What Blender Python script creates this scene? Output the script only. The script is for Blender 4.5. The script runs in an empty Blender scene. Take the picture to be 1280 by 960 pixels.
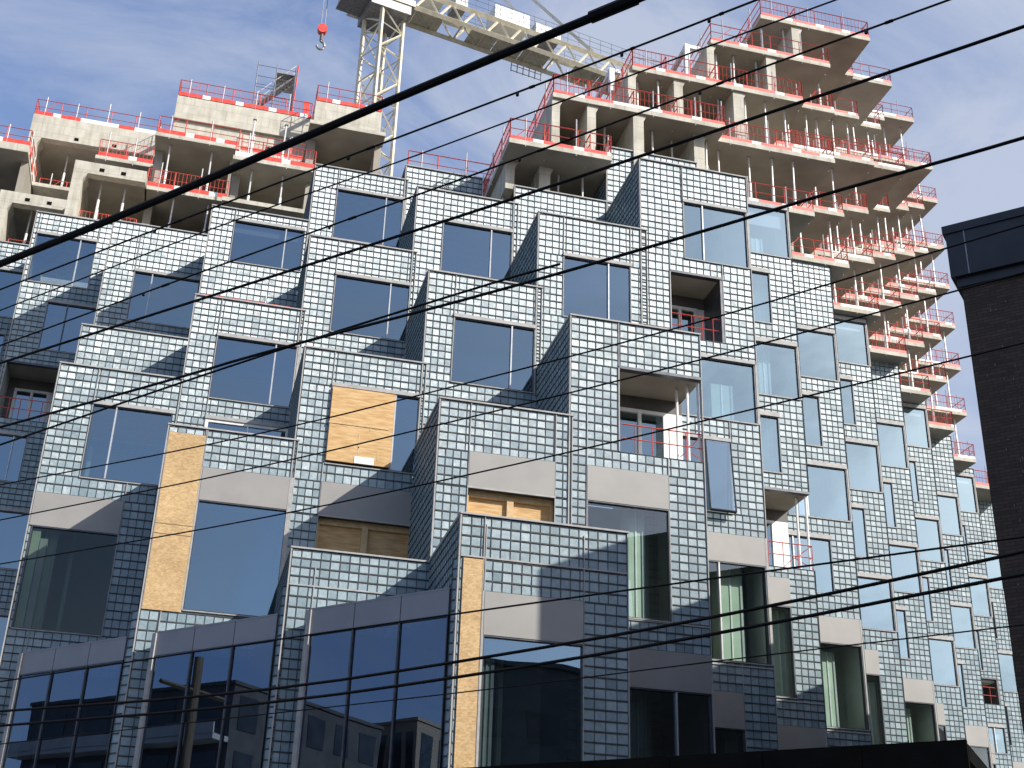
import bpy, math, random
from mathutils import Vector, Matrix
random.seed(7)
S = bpy.context.scene
COL = S.collection
# ---------------------------------------------------------------- camera model / plan grid
F, PITCH, ROLL, YAW = 1650.13, .4548, .0334, 1.3302
U0, V0, H = .6702, 7.8874, .8275
M = 4.0; EYE = 1.6
def ray(x, y):
    X = (x-640)/F; Y = (y-480)/F
    cr, sr = math.cos(ROLL), math.sin(ROLL)
    X, Y = cr*X+sr*Y, -sr*X+cr*Y
    cp, sp = math.cos(PITCH), math.sin(PITCH)
    wy = cp+Y*sp; wz = sp-Y*cp
    return (math.sin(YAW)*X+math.cos(YAW)*wy, -math.cos(YAW)*X+math.sin(YAW)*wy, wz)
def at_z(x, y, z):
    r = ray(x, y); k = z/r[2]
    return (r[0]*k-U0, r[1]*k-V0, z)
def at_v(x, y, j):
    r = ray(x, y); k = (V0+j)/r[1]
    return (r[0]*k-U0, j, r[2]*k)
def at_p(x, y, p):
    r = ray(x, y); k = p*2**.5/(r[0]+r[1])
    return (r[0]*k-U0, r[1]*k-V0, r[2]*k)
def W(p):
    return ((p[0]+U0)*M, (p[1]+V0)*M, p[2]*M+EYE)
def b(k): return 4.083+H*k
def t(k): return 4.7036+H*k
def SL(k): return 4.83+H*k
GZ = -EYE/M
# ---------------------------------------------------------------- materials
def mat(name): 
    m = bpy.data.materials.new(name); m.use_nodes = True
    nt = m.node_tree; return m, nt, nt.nodes, nt.links, nt.nodes['Principled BSDF']
def noise_mix(nt, scale, c0, c1, detail=4, coord='Object', stretch=None, lo=.35, hi=.65):
    N, L = nt.nodes, nt.links
    tc = N.new('ShaderNodeTexCoord'); n = N.new('ShaderNodeTexNoise'); r = N.new('ShaderNodeValToRGB')
    n.inputs['Scale'].default_value = scale; n.inputs['Detail'].default_value = detail
    if stretch:
        mp = N.new('ShaderNodeMapping'); mp.inputs['Scale'].default_value = stretch
        L.new(tc.outputs[coord], mp.inputs['Vector']); L.new(mp.outputs['Vector'], n.inputs['Vector'])
    else: L.new(tc.outputs[coord], n.inputs['Vector'])
    L.new(n.outputs['Fac'], r.inputs['Fac'])
    r.color_ramp.elements[0].position = lo; r.color_ramp.elements[1].position = hi
    r.color_ramp.elements[0].color = (*c0, 1); r.color_ramp.elements[1].color = (*c1, 1)
    return n, r
def simple(name, c0, c1=None, scale=3, rough=.6, metal=0, bump=0, stretch=None, detail=4, spec=.5):
    m, nt, N, L, P = mat(name)
    c1 = c1 or c0
    n, r = noise_mix(nt, scale, c0, c1, detail, stretch=stretch)
    L.new(r.outputs['Color'], P.inputs['Base Color'])
    P.inputs['Roughness'].default_value = rough; P.inputs['Metallic'].default_value = metal
    P.inputs['Specular IOR Level'].default_value = spec
    if bump:
        bp = N.new('ShaderNodeBump'); bp.inputs['Strength'].default_value = bump; bp.inputs['Distance'].default_value = .02
        L.new(n.outputs['Fac'], bp.inputs['Height']); L.new(bp.outputs['Normal'], P.inputs['Normal'])
    return m
def block_material():
    m, nt, N, L, P = mat('glass_block')
    at = N.new('ShaderNodeAttribute'); at.attribute_name = 'rnd'
    r = N.new('ShaderNodeValToRGB'); e = r.color_ramp.elements
    e[0].color = (.15, .225, .255, 1); e[1].color = (.30, .395, .425, 1)
    L.new(at.outputs['Fac'], r.inputs['Fac']); 
    n, r2 = noise_mix(nt, 9, (.80, .80, .80), (1, 1, 1), 2)
    mx = N.new('ShaderNodeMixRGB'); mx.blend_type = 'MULTIPLY'; mx.inputs[0].default_value = 1
    L.new(r.outputs['Color'], mx.inputs[1]); L.new(r2.outputs['Color'], mx.inputs[2])
    L.new(mx.outputs['Color'], P.inputs['Base Color'])
    P.inputs['Roughness'].default_value = .45; P.inputs['Specular IOR Level'].default_value = .4
    P.inputs['Coat Weight'].default_value = .92; P.inputs['Coat Roughness'].default_value = .29; P.inputs['Coat IOR'].default_value = 1.6
    # fine vertical flutes in the glass: the normal swings sideways, hardly up or down
    ge = N.new('ShaderNodeNewGeometry')
    def vm(op, a, c=None):
        q = N.new('ShaderNodeVectorMath'); q.operation = op
        for k, v in enumerate((a, c)):
            if v is None: continue
            if isinstance(v, tuple): q.inputs[k].default_value = v
            else: L.new(v, q.inputs[k])
        return q
    def ma(op, a, c=0.):
        q = N.new('ShaderNodeMath'); q.operation = op
        for k, v in enumerate((a, c)):
            if isinstance(v, float): q.inputs[k].default_value = v
            else: L.new(v, q.inputs[k])
        return q.outputs[0]
    tg = vm('NORMALIZE', vm('CROSS_PRODUCT', ge.outputs['Normal'], (0, 0, 1)).outputs[0])
    sd_ = vm('DOT_PRODUCT', ge.outputs['Position'], tg.outputs[0]).outputs['Value']
    sn = ma('MULTIPLY', ma('SINE', ma('MULTIPLY', sd_, 190.)), .5)
    nz = N.new('ShaderNodeTexNoise'); nz.inputs['Scale'].default_value = 7; L.new(ge.outputs['Position'], nz.inputs['Vector'])
    up_ = ma('MULTIPLY', ma('SUBTRACT', nz.outputs['Fac'], .5), .16)
    s1 = N.new('ShaderNodeVectorMath'); s1.operation = 'SCALE'; L.new(tg.outputs[0], s1.inputs[0]); L.new(sn, s1.inputs['Scale'])
    s2 = N.new('ShaderNodeVectorMath'); s2.operation = 'SCALE'; s2.inputs[0].default_value = (0, 0, 1); L.new(up_, s2.inputs['Scale'])
    nn = vm('NORMALIZE', vm('ADD', vm('ADD', ge.outputs['Normal'], s1.outputs[0]).outputs[0], s2.outputs[0]).outputs[0])
    L.new(nn.outputs[0], P.inputs['Coat Normal'])
    return m
def glass_material(name, refl, tint, rough=.0, wav=.02, rt=(.86, .93, 1)):
    m, nt, N, L, P = mat(name); N.remove(P)
    out = N['Material Output']
    g = N.new('ShaderNodeBsdfGlossy'); g.inputs['Roughness'].default_value = rough; g.inputs['Color'].default_value = (*rt, 1)
    tr = N.new('ShaderNodeBsdfTransparent'); tr.inputs['Color'].default_value = (*tint, 1)
    ge = N.new('ShaderNodeNewGeometry'); dp = N.new('ShaderNodeVectorMath'); dp.operation = 'DOT_PRODUCT'
    L.new(ge.outputs['Incoming'], dp.inputs[0]); L.new(ge.outputs['Normal'], dp.inputs[1])
    ab = N.new('ShaderNodeMath'); ab.operation = 'ABSOLUTE'; L.new(dp.outputs['Value'], ab.inputs[0])
    om = N.new('ShaderNodeMath'); om.operation = 'SUBTRACT'; om.inputs[0].default_value = 1; L.new(ab.outputs[0], om.inputs[1]); om.use_clamp = True
    pw = N.new('ShaderNodeMath'); pw.operation = 'POWER'; pw.inputs[1].default_value = 5; L.new(om.outputs[0], pw.inputs[0])
    ma = N.new('ShaderNodeMath'); ma.operation = 'MULTIPLY_ADD'; ma.inputs[1].default_value = .75; ma.inputs[2].default_value = refl; ma.use_clamp = True
    mx = N.new('ShaderNodeMixShader')
    tc = N.new('ShaderNodeTexCoord'); n = N.new('ShaderNodeTexNoise'); n.inputs['Scale'].default_value = .55; n.inputs['Detail'].default_value = 1
    bp = N.new('ShaderNodeBump'); bp.inputs['Strength'].default_value = 1; bp.inputs['Distance'].default_value = wav
    L.new(tc.outputs['Object'], n.inputs['Vector']); L.new(n.outputs['Fac'], bp.inputs['Height']); L.new(bp.outputs['Normal'], g.inputs['Normal'])
    L.new(pw.outputs[0], ma.inputs[0]); L.new(ma.outputs[0], mx.inputs[0])
    L.new(tr.outputs[0], mx.inputs[1]); L.new(g.outputs[0], mx.inputs[2]); L.new(mx.outputs[0], out.inputs['Surface'])
    return m
def osb_material():
    m, nt, N, L, P = mat('osb')
    tc = N.new('ShaderNodeTexCoord'); v = N.new('ShaderNodeTexVoronoi'); v.inputs['Scale'].default_value = 13
    mp = N.new('ShaderNodeMapping'); mp.inputs['Rotation'].default_value = (.4, .7, .3); mp.inputs['Scale'].default_value = (1, 1, 2.2)
    L.new(tc.outputs['Object'], mp.inputs['Vector']); L.new(mp.outputs['Vector'], v.inputs['Vector'])
    r = N.new('ShaderNodeValToRGB'); e = r.color_ramp.elements
    e[0].color = (.45, .29, .13, 1); e[1].color = (.62, .44, .23, 1)
    sp = N.new('ShaderNodeSeparateColor'); L.new(v.outputs['Color'], sp.inputs['Color']); L.new(sp.outputs[0], r.inputs['Fac'])
    n, r2 = noise_mix(nt, 1.1, (.84, .82, .80), (1, 1, 1))
    mx = N.new('ShaderNodeMixRGB'); mx.blend_type = 'MULTIPLY'; mx.inputs[0].default_value = 1
    L.new(r.outputs['Color'], mx.inputs[1]); L.new(r2.outputs['Color'], mx.inputs[2]); L.new(mx.outputs['Color'], P.inputs['Base Color'])
    P.inputs['Roughness'].default_value = .75
    return m
def brick_material(name, c1, c2, mortar):
    m, nt, N, L, P = mat(name)
    tc = N.new('ShaderNodeTexCoord'); mp = N.new('ShaderNodeMapping'); br = N.new('ShaderNodeTexBrick')
    mp.inputs['Rotation'].default_value = (math.pi/2, 0, 0)
    L.new(tc.outputs['Object'], mp.inputs['Vector'])
    # planar coordinate: along wall, height
    cb = N.new('ShaderNodeCombineXYZ'); sx = N.new('ShaderNodeSeparateXYZ'); L.new(tc.outputs['Object'], sx.inputs[0])
    sb = N.new('ShaderNodeMath'); sb.operation = 'SUBTRACT'; L.new(sx.outputs[0], sb.inputs[0]); L.new(sx.outputs[1], sb.inputs[1])
    ml = N.new('ShaderNodeMath'); ml.operation = 'MULTIPLY'; ml.inputs[1].default_value = .7071; L.new(sb.outputs[0], ml.inputs[0])
    L.new(ml.outputs[0], cb.inputs[0]); L.new(sx.outputs[2], cb.inputs[1]); L.new(cb.outputs[0], br.inputs['Vector'])
    br.inputs['Scale'].default_value = 1; br.inputs['Brick Width'].default_value = .24; br.inputs['Row Height'].default_value = .08; br.inputs['Mortar Size'].default_value = .008
    br.inputs['Color1'].default_value = (*c1, 1); br.inputs['Color2'].default_value = (*c2, 1); br.inputs['Mortar'].default_value = (*mortar, 1)
    L.new(br.outputs['Color'], P.inputs['Base Color']); P.inputs['Roughness'].default_value = .7
    bp = N.new('ShaderNodeBump'); bp.inputs['Strength'].default_value = .5; bp.inputs['Distance'].default_value = .01; L.new(br.outputs['Fac'], bp.inputs['Height']); bp.invert = True
    L.new(bp.outputs['Normal'], P.inputs['Normal'])
    return m
MT = {}
MT['block'] = block_material()
MT['frame'] = simple('block_frame', (.032, .037, .042), (.062, .066, .07), 6, .75, 0)
MT['trim'] = simple('light_metal_trim', (.31, .305, .295), (.40, .39, .375), 4, .7, 0)
MT['dtrim'] = simple('window_frame_metal', (.06, .065, .075), (.09, .095, .105), 4, .4, .5)
MT['mull'] = simple('mullion_metal', (.42, .43, .44), (.5, .5, .51), 4, .4, .3)
MT['panel'] = simple('grey_panel', (.27, .26, .245), (.30, .29, .272), 1.2, .5, .0)
MT['dpanel'] = simple('charcoal_fascia', (.25, .25, .265), (.28, .28, .295), 1.2, .45, .2)
MT['glass'] = glass_material('window_glass', .29, (.40, .46, .49), wav=.006, rt=(.62, .84, 1))
MT['rglass'] = glass_material('glass_bright_sky', .40, (.66, .77, .88), wav=.006, rt=(.70, .92, 1))  # paler copy of the window glass, brighter sky reflection put into its tint
MT['lglass'] = glass_material('clear_glass', .14, (.80, .88, .86), wav=.006, rt=(.9, .97, 1))
MT['cglass'] = glass_material('curtain_glass', .19, (.20, .24, .28), wav=.002, rt=(.50, .69, 1))
MT['dglass'] = glass_material('glass_dim_room', .045, (.42, .47, .45), wav=.004, rt=(.8, .95, 1))  # darker copy of the window glass, dim room put into its tint
MT['osb'] = osb_material()
MT['ply'] = simple('plywood', (.46, .27, .10), (.63, .42, .20), 2.2, .7, 0, .3, (1, 1, 7), 6)
MT['stud'] = simple('timber_stud', (.50, .34, .17), (.62, .44, .24), 5, .7)
MT['conc'] = simple('concrete', (.48, .455, .385), (.59, .565, .485), 1.4, .9, 0, .25, detail=9, spec=.25)
def seams(m):
    nt = m.node_tree; N, L = nt.nodes, nt.links; P = N['Principled BSDF']; src = P.inputs['Base Color'].links[0].from_socket
    tc = N.new('ShaderNodeTexCoord'); sx = N.new('ShaderNodeSeparateXYZ'); L.new(tc.outputs['Object'], sx.inputs[0])
    ad = N.new('ShaderNodeMath'); L.new(sx.outputs[0], ad.inputs[0]); L.new(sx.outputs[1], ad.inputs[1])
    cb = N.new('ShaderNodeCombineXYZ'); L.new(ad.outputs[0], cb.inputs[0]); L.new(sx.outputs[2], cb.inputs[1])
    br = N.new('ShaderNodeTexBrick'); L.new(cb.outputs[0], br.inputs['Vector']); br.inputs['Scale'].default_value = 1; br.inputs['Brick Width'].default_value = 1.22; br.inputs['Row Height'].default_value = .61; br.inputs['Mortar Size'].default_value = .018
    br.inputs['Color1'].default_value = (1, 1, 1, 1); br.inputs['Color2'].default_value = (.93, .93, .92, 1); br.inputs['Mortar'].default_value = (.80, .79, .77, 1)
    st = N.new('ShaderNodeTexNoise'); st.inputs['Scale'].default_value = 1.2; st.inputs['Detail'].default_value = 5; mp = N.new('ShaderNodeMapping'); mp.inputs['Scale'].default_value = (3, 3, .35); L.new(tc.outputs['Object'], mp.inputs['Vector']); L.new(mp.outputs['Vector'], st.inputs['Vector'])
    rr = N.new('ShaderNodeValToRGB'); rr.color_ramp.elements[0].position = .3; rr.color_ramp.elements[1].position = .55; rr.color_ramp.elements[0].color = (.82, .81, .79, 1); rr.color_ramp.elements[1].color = (1, 1, 1, 1); L.new(st.outputs['Fac'], rr.inputs['Fac'])
    a_ = N.new('ShaderNodeMixRGB'); a_.blend_type = 'MULTIPLY'; a_.inputs[0].default_value = 1; L.new(src, a_.inputs[1]); L.new(br.outputs['Color'], a_.inputs[2])
    b_ = N.new('ShaderNodeMixRGB'); b_.blend_type = 'MULTIPLY'; b_.inputs[0].default_value = 1; L.new(a_.outputs[0], b_.inputs[1]); L.new(rr.outputs['Color'], b_.inputs[2])
    L.new(b_.outputs[0], P.inputs['Base Color'])
seams(MT['conc'])
MT['conc2'] = simple('concrete_shaded', (.27, .245, .205), (.38, .35, .30), .55, .9, 0, .2, detail=9)  # darker copy of the concrete, shade of undersides and interiors put into the colour
MT['red'] = simple('red_paint', (.62, .045, .032), (.72, .09, .06), 5, .5)
MT['rail'] = simple('red_rail', (.60, .07, .055), (.68, .12, .09), 5, .5)
MT['white'] = simple('white_paint', (.72, .71, .69), (.82, .81, .79), 5, .5)
MT['post'] = simple('galvanised_post', (.60, .58, .56), (.72, .70, .68), 6, .45, .2)
MT['int'] = simple('interior_wall', (.36, .39, .38), (.50, .53, .51), .6, .9)
MT['green'] = simple('green_drywall', (.42, .52, .40), (.55, .64, .52), 1, .9)
MT['black'] = simple('black_sheet', (.0035, .0035, .0035), (.006, .006, .006), 3, .8, spec=.1)
MT['cable'] = simple('black_cable', (.006, .006, .006), (.011, .011, .011), 20, .7, spec=.2)
MT['crane'] = simple('cream_crane_paint', (.58, .53, .40), (.72, .68, .55), 3, .5, 0, 0, None, 6)
MT['cranebox'] = simple('crane_white', (.66, .66, .65), (.74, .74, .73), 3, .5)
MT['steel'] = simple('grey_steel', (.22, .22, .23), (.34, .34, .35), 6, .5, .5)
MT['cornice'] = simple('black_metal_cornice', (.018, .020, .024), (.028, .03, .036), 2, .4, .2)
MT['brick'] = brick_material('dark_brick', (.040, .022, .010), (.075, .043, .022), (.016, .011, .008))
MT['tan'] = brick_material('tan_brick', (.30, .21, .13), (.36, .25, .16), (.3, .26, .2))
MT['pale'] = simple('pale_render', (.52, .50, .46), (.6, .58, .54), 1, .8)
MT['dark'] = simple('dark_facade', (.07, .066, .062), (.10, .095, .09), 1, .6)
MT['bglass'] = simple('far_window', (.02, .025, .03), (.04, .045, .05), 1, .15)
MT['asphalt'] = simple('asphalt', (.045, .045, .046), (.06, .06, .06), 8, .9, 0, .3)
MT['walk'] = simple('sidewalk_concrete', (.30, .295, .28), (.38, .37, .35), 2, .9)
MT['blue'] = simple('blue_paint', (.05, .2, .5), (.07, .25, .55), 4, .5)
MT['wood'] = simple('pole_wood', (.14, .10, .07), (.2, .15, .1), 4, .85, 0, 0, (6, 6, .6))
MK = list(MT); MI = {k: i for i, k in enumerate(MK)}
# ---------------------------------------------------------------- mesh builder (grid coordinates in, metres out)
class MB:
    def __init__(s): s.v = []; s.f = []; s.m = []; s.r = []
    def quad(s, a, b_, c, d, m, r=0.):
        n = len(s.v); s.v += [a, b_, c, d]; s.f.append((n, n+1, n+2, n+3)); s.m.append(m); s.r.append(r)
    def box(s, u0, u1, v0, v1, z0, z1, m):
        n = len(s.v)
        s.v += [(u0,v0,z0),(u1,v0,z0),(u1,v1,z0),(u0,v1,z0),(u0,v0,z1),(u1,v0,z1),(u1,v1,z1),(u0,v1,z1)]
        for q in ((3,2,1,0),(4,5,6,7),(0,1,5,4),(1,2,6,5),(2,3,7,6),(3,0,4,7)):
            s.f.append(tuple(n+i for i in q)); s.m.append(m); s.r.append(random.random())
    def tube(s, pts, rad, m, n=6):
        pts = [Vector(p) for p in pts]; rings = []
        for i, p in enumerate(pts):
            d = (pts[min(i+1, len(pts)-1)]-pts[max(i-1, 0)]).normalized()
            a = d.cross(Vector((0,0,1)) if abs(d.z) < .95 else Vector((1,0,0))).normalized(); c = d.cross(a)
            base = len(s.v)
            for k in range(n):
                an = 2*math.pi*k/n; s.v.append(tuple(p+(a*math.cos(an)+c*math.sin(an))*rad))
            rings.append(base)
        for x, y in zip(rings, rings[1:]):
            for k in range(n):
                s.f.append((x+k, x+(k+1)%n, y+(k+1)%n, y+k)); s.m.append(m); s.r.append(0)
        for base in (rings[0], rings[-1]):
            s.f.append(tuple(base+k for k in range(n))); s.m.append(m); s.r.append(0)
    def bar(s, p, q, w, m): s.tube([p, q], w*.7071, m, 4)
    def obj(s, name, parent=None, label=None):
        me = bpy.data.meshes.new(name)
        me.from_pydata([W(p) for p in s.v], [], s.f)
        used = sorted(set(s.m)); loc = {g: i for i, g in enumerate(used)}
        for g in used: me.materials.append(MT[MK[g]])
        me.polygons.foreach_set('material_index', [loc[g] for g in s.m])
        a = me.attributes.new('rnd', 'FLOAT', 'FACE'); a.data.foreach_set('value', s.r)
        o = bpy.data.objects.new(name, me); COL.objects.link(o)
        if parent:
            o.parent = parent; o.matrix_parent_inverse = Matrix.Translation(parent.location).inverted() if not parent.parent else Matrix.Translation(parent.matrix_world.translation).inverted()
        if label: o['label'] = label
        return o
def tag(o, label, cat, group=None):
    o['label'] = label; o['category'] = cat
    if group: o['group'] = group
    return o
def thing(name, label, cat, p, group=None):
    o = bpy.data.objects.new(name, None); COL.objects.link(o); o.location = W(p)
    o.matrix_world = Matrix.Translation(o.location)
    return tag(o, label, cat, group)
def struct(o): o['kind'] = 'structure'; return o
# ---------------------------------------------------------------- glass block panels
PITCH_B = 1/15.
def cells(mb, a0, a1, z0, z1, fn, dep=.0052):
    if a1-a0 < .02 or z1-z0 < .02: return
    na = max(1, round((a1-a0)/PITCH_B)); nz = max(1, round((z1-z0)/.069))
    da = (a1-a0)/na; dz = (z1-z0)/nz; fa = min(.0021, da*.2); fz = min(.0046, dz*.2)
    fr, bl = MI['frame'], MI['block']
    for x in range(na):
        for y in range(nz):
            A0 = a0+x*da; A1 = A0+da; Z0 = z0+y*dz; Z1 = Z0+dz
            o = [(A0,Z0),(A1,Z0),(A1,Z1),(A0,Z1)]; i = [(A0+fa,Z0+fz),(A1-fa,Z0+fz),(A1-fa,Z1-fz),(A0+fa,Z1-fz)]
            n = len(mb.v); jit = random.uniform(-.0012, .0012)
            mb.v += [fn(p, q, 0) for p, q in o]+[fn(p, q, 0) for p, q in i]
            mb.v += [fn(p, q, -dep+(jit if (k in (2, 3)) else -jit)) for k, (p, q) in enumerate(i)]
            for k in range(4):
                l = (k+1) % 4
                mb.f.append((n+k, n+l, n+4+l, n+4+k)); mb.m.append(fr); mb.r.append(0)
                mb.f.append((n+4+k, n+4+l, n+8+l, n+8+k)); mb.m.append(fr if k in (0, 2) else bl); mb.r.append(.25)
            mb.f.append((n+8, n+9, n+10, n+11)); mb.m.append(bl); mb.r.append(min(1, max(0, random.gauss(.5, .27))))
def strip(mb, a0, a1, z0, z1, fn, m, d0=-.004, d1=.006):
    c = [fn(a0,z0,d1),fn(a1,z0,d1),fn(a1,z1,d1),fn(a0,z1,d1),fn(a0,z0,d0),fn(a1,z0,d0),fn(a1,z1,d0),fn(a0,z1,d0)]
    n = len(mb.v); mb.v += c
    for q in ((0,1,2,3),(0,4,5,1),(1,5,6,2),(2,6,7,3),(3,7,4,0)):
        mb.f.append(tuple(n+i for i in q)); mb.m.append(m); mb.r.append(0)
def fA(j): return lambda a, z, d: (a, j-d, z)
def fL(u): return lambda a, z, d: (u-d, a, z)
def fR(u): return lambda a, z, d: (u+d, a, z)
# ---------------------------------------------------------------- the building
BLD = thing('apartment_building', 'large unfinished apartment building of stepped glass block boxes with bare concrete floors on top', 'building', (1, 3, GZ))
INT = MB()
def make_window(u0, u1, z0, z1, j, mull=(), glass='glass', frame='dtrim', head=.03, label=None, mc='mull'):
    mb = MB(); f = fA(j)
    for (a0, a1, c0, c1) in ((u0, u0+.03, z0, z1), (u1-.03, u1, z0, z1), (u0+.03, u1-.03, z0, z0+.02), (u0+.03, u1-.03, z1-.02, z1)):
        pass
    w = .011 if frame != 'white' else .028; e = .0006
    mb.box(u0+e, u0+w, j-.002, j+.05, z0+e, z1-e, MI[frame]); mb.box(u1-w, u1-e, j-.002, j+.05, z0+e, z1-e, MI[frame])
    mb.box(u0+w, u1-w, j-.001, j+.05, z0+e, z0+w, MI[frame]); mb.box(u0+w, u1-w, j-.001, j+.05, z1-w, z1-e, MI[frame])
    if head: mb.box(u0-.004, u1+.004, j-.013, j-.003, z1-.002, z1+head, MI['trim'])
    mb.box(u0-.001, u1+.001, j-.009, j-.003, z0-.006, z0+.002, MI['trim'])
    o = mb.obj('window', BLD, label)
    cuts = [u0+w]+sorted(mull)+[u1-w]
    for m_ in mull:
        q = MB(); q.box(m_-.006, m_+.006, j-.004, j+.04, z0+w, z1-w, MI[mc]); q.obj('mullion', o)
    for a, c in zip(cuts, cuts[1:]):
        q = MB(); tl = random.uniform(-.0015, .0015); tk = random.uniform(-.0015, .0015)
        q.quad((a, j+.018, z0+w), (c, j+.018+tl, z0+w), (c, j+.018+tl+tk, z1-w), (a, j+.018+tk, z1-w), MI[glass]); q.obj('pane', o)
    return o
def panel(u0, u1, z0, z1, j, m='panel', name='spandrel_panel', out=.004, label=None):
    mb = MB(); mb.box(u0, u1, j-out, j+.03, z0, z1, MI[m]); return mb.obj(name, BLD, label)
def module(u0, u1, j, z0, z1, holes=(), left=0, right=.0, joints=(), cap=True, terr=1.0, lz0=None, name='glass_block_wall', edge=True):
    """holes: (u0,u1,z0,z1) left open; built in sub-rectangles so blocks meet openings whole"""
    mb = MB(); f = fA(j)
    zs = sorted({z0, z1} | {h[2] for h in holes} | {h[3] for h in holes} | set(joints)); zs = [z for z in zs if z0-1e-6 <= z <= z1+1e-6]
    for a, c in zip(zs, zs[1:]):
        if c-a < .015: continue
        hs = sorted((max(u0, h[0]), min(u1, h[1])) for h in holes if h[2] < (a+c)/2 < h[3])
        x = u0; 
        for h in hs+[(u1, u1)]:
            if h[0]-x > .02:
                # an intermediate vertical panel joint, as on the real facade
                cells(mb, x, h[0], a, c, f)
            elif h[0]-x > .004: strip(mb, x, h[0], a, c, f, MI['trim'])
            x = max(x, h[1])
    # panel joints and corner trims
    tr = MI['trim']
    if edge: strip(mb, u0-.014, u0-.004, z0, z1, f, tr, -.03, .006); strip(mb, u1+.001, u1+.008, z0, z1, f, tr, -.03, .005)
    for h in holes:
        for x in (h[0], h[1]):
            if edge and u0+.03 < x < u1-.03:
                zt_ = min([z1, h[3]+.45]+[q[2] for q in holes if q[0]-.02 < x < q[1]+.02 and q[2] >= h[3]-.01 and q is not h])
                strip(mb, x-.003, x+.003, max(z0, h[2]-.001), zt_, f, tr, -.004, .004)
    for z in joints: strip(mb, u0, u1, z-.005, z+.005, f, tr, -.004, .005)
    if cap:
        mb.box(u0-.016, u1+.012, j-.012, j+.05, z1, z1+.012, tr)
        mb.quad((u0, j+.05, z1-.25), (u1, j+.05, z1-.25), (u1, j+.05, z1), (u0, j+.05, z1), MI['panel'])
        if terr: mb.quad((u0, j+.04, z1-.25), (u1, j+.04, z1-.25), (u1, j+terr, z1-.25), (u0, j+terr, z1-.25), MI['conc'])
    lz = z0 if lz0 is None else lz0
    if left:
        g = fL(u0-.014); cells(mb, j+.0, j+left, lz, z1, g)
        strip(mb, j, j+left, z1-.012, z1+.010, g, tr, -.05, .006)
    if right: mb.quad((u1+.008, j, z0), (u1+.008, j+right, z0), (u1+.008, j+right, z1), (u1+.008, j, z1), MI['panel'])
    return mb.obj(name, BLD)
def interior(u0, u1, j, z0, z1, depth=1.1, ks=range(-3, 6), col=None):
    it = MI['int']
    INT.quad((u0, j+depth, z0), (u1, j+depth, z0), (u1, j+depth, z1), (u0, j+depth, z1), it)
    for u in (u0+.002, u1-.004): INT.quad((u, j+.06, z0), (u, j+depth, z0), (u, j+depth, z1), (u, j+.06, z1), it)
    for k in ks:
        z = SL(k) if k >= -1 else (2.62 if k == -2 else 1.3)
        if z0 < z < z1: INT.box(u0+.003, u1-.005, j+.055, j+depth-.002, z-.045, z+.03, it)
    if col:
        cm = (col[0]+col[1])/2; zz_ = col[2] if len(col) > 2 else z1-.3
        INT.box(cm-.006, cm+.006, j+.152, j+.159, z0, zz_, MI['white']); INT.box(col[1]-.012, col[1]+.008, j+.15, j+.1595, z0, zz_, MI['int'])
        INT.box(col[1]+.10, col[1]+.13, j+.4, j+.46, z0, zz_, MI['green'])
    if col: INT.box(col[0], col[1], j+.16, j+.34, z0, col[2] if len(col) > 2 else z1-.3, MI['green'])
def recess(u0, u1, z0, z1, j, depth=.42, open_right=False, door=True, label=None, pipes=0):
    mb = MB(); c = MI['conc2']; 
    mb.quad((u0, j, z1), (u1, j, z1), (u1, j+depth, z1), (u0, j+depth, z1), c)
    mb.quad((u0, j, z0), (u1, j, z0), (u1, j+depth, z0), (u0, j+depth, z0), MI['conc'])
    mb.quad((u0, j, z0), (u0, j+depth, z0), (u0, j+depth, z1), (u0, j, z1), MI['panel'])
    if not open_right: mb.box(u1-.03, u1, j, j+depth, z0, z1-.001, MI['dtrim'])
    mb.box(u0, u1, j+depth, j+depth+.03, z1-.12, z1, MI['dark'])
    mb.box(u0, u0+(u1-u0)*.14, j+depth, j+depth+.03, z0, z1-.12, MI['dtrim'])
    mb.box(u0+(u1-u0)*.80, u1, j+depth, j+depth+.03, z0, z1-.12, MI['white'])
    strip(mb, u0-.006, u0+.004, z0, z1, fA(j), MI['trim'], -.05, .006); strip(mb, u0, u1, z1-.004, z1+.02, fA(j), MI['dtrim'], -.05, .007)
    for k in range(pipes):
        x = u1-.02-.055*k; mb.tube([(x, j+.05+.09*k, z0), (x, j+.05+.09*k, z1)], .012, MI['white'], 8)
    o = mb.obj('balcony', BLD, label)
    q = MB(); a0 = u0+(u1-u0)*.14; a1 = u0+(u1-u0)*.80; zt = z1-.12; w = .028; vv = j+depth+.01
    q.box(a0, a0+w, vv-.02, vv+.02, z0, zt, MI['white']); q.box(a1-w, a1, vv-.02, vv+.02, z0, zt, MI['white']); q.box(a0+w, a1-w, vv-.02, vv+.02, zt-w, zt, MI['white'])
    q.box((a0+a1)/2-w/2, (a0+a1)/2+w/2, vv-.019, vv+.019, z0, zt-w, MI['white'])
    q.quad((a0+w, vv, z0), (a1-w, vv, z0), (a1-w, vv, zt-w), (a0+w, vv, zt-w), MI['glass']); q.obj('glazed_door', o)
    r = MB(); zr = z0+.25
    r.bar((u0, j+.03, zr), (u1, j+.03, zr), .008, MI['rail']); r.bar((u0, j+.03, z0+.13), (u1, j+.03, z0+.13), .007, MI['rail'])
    n = 5
    for k in range(n+1):
        x = u0+(u1-u0)*k/n; r.bar((x, j+.03, z0), (x, j+.03, zr), .006, MI['rail'])
    if open_right:
        r.bar((u1, j+.03, zr), (u1, j+depth, zr), .008, MI['rail']); r.bar((u1, j+.03, z0+.02), (u1, j+depth*.8, zr), .007, MI['rail'])
    r.obj('guardrail', o)
    return o
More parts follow.
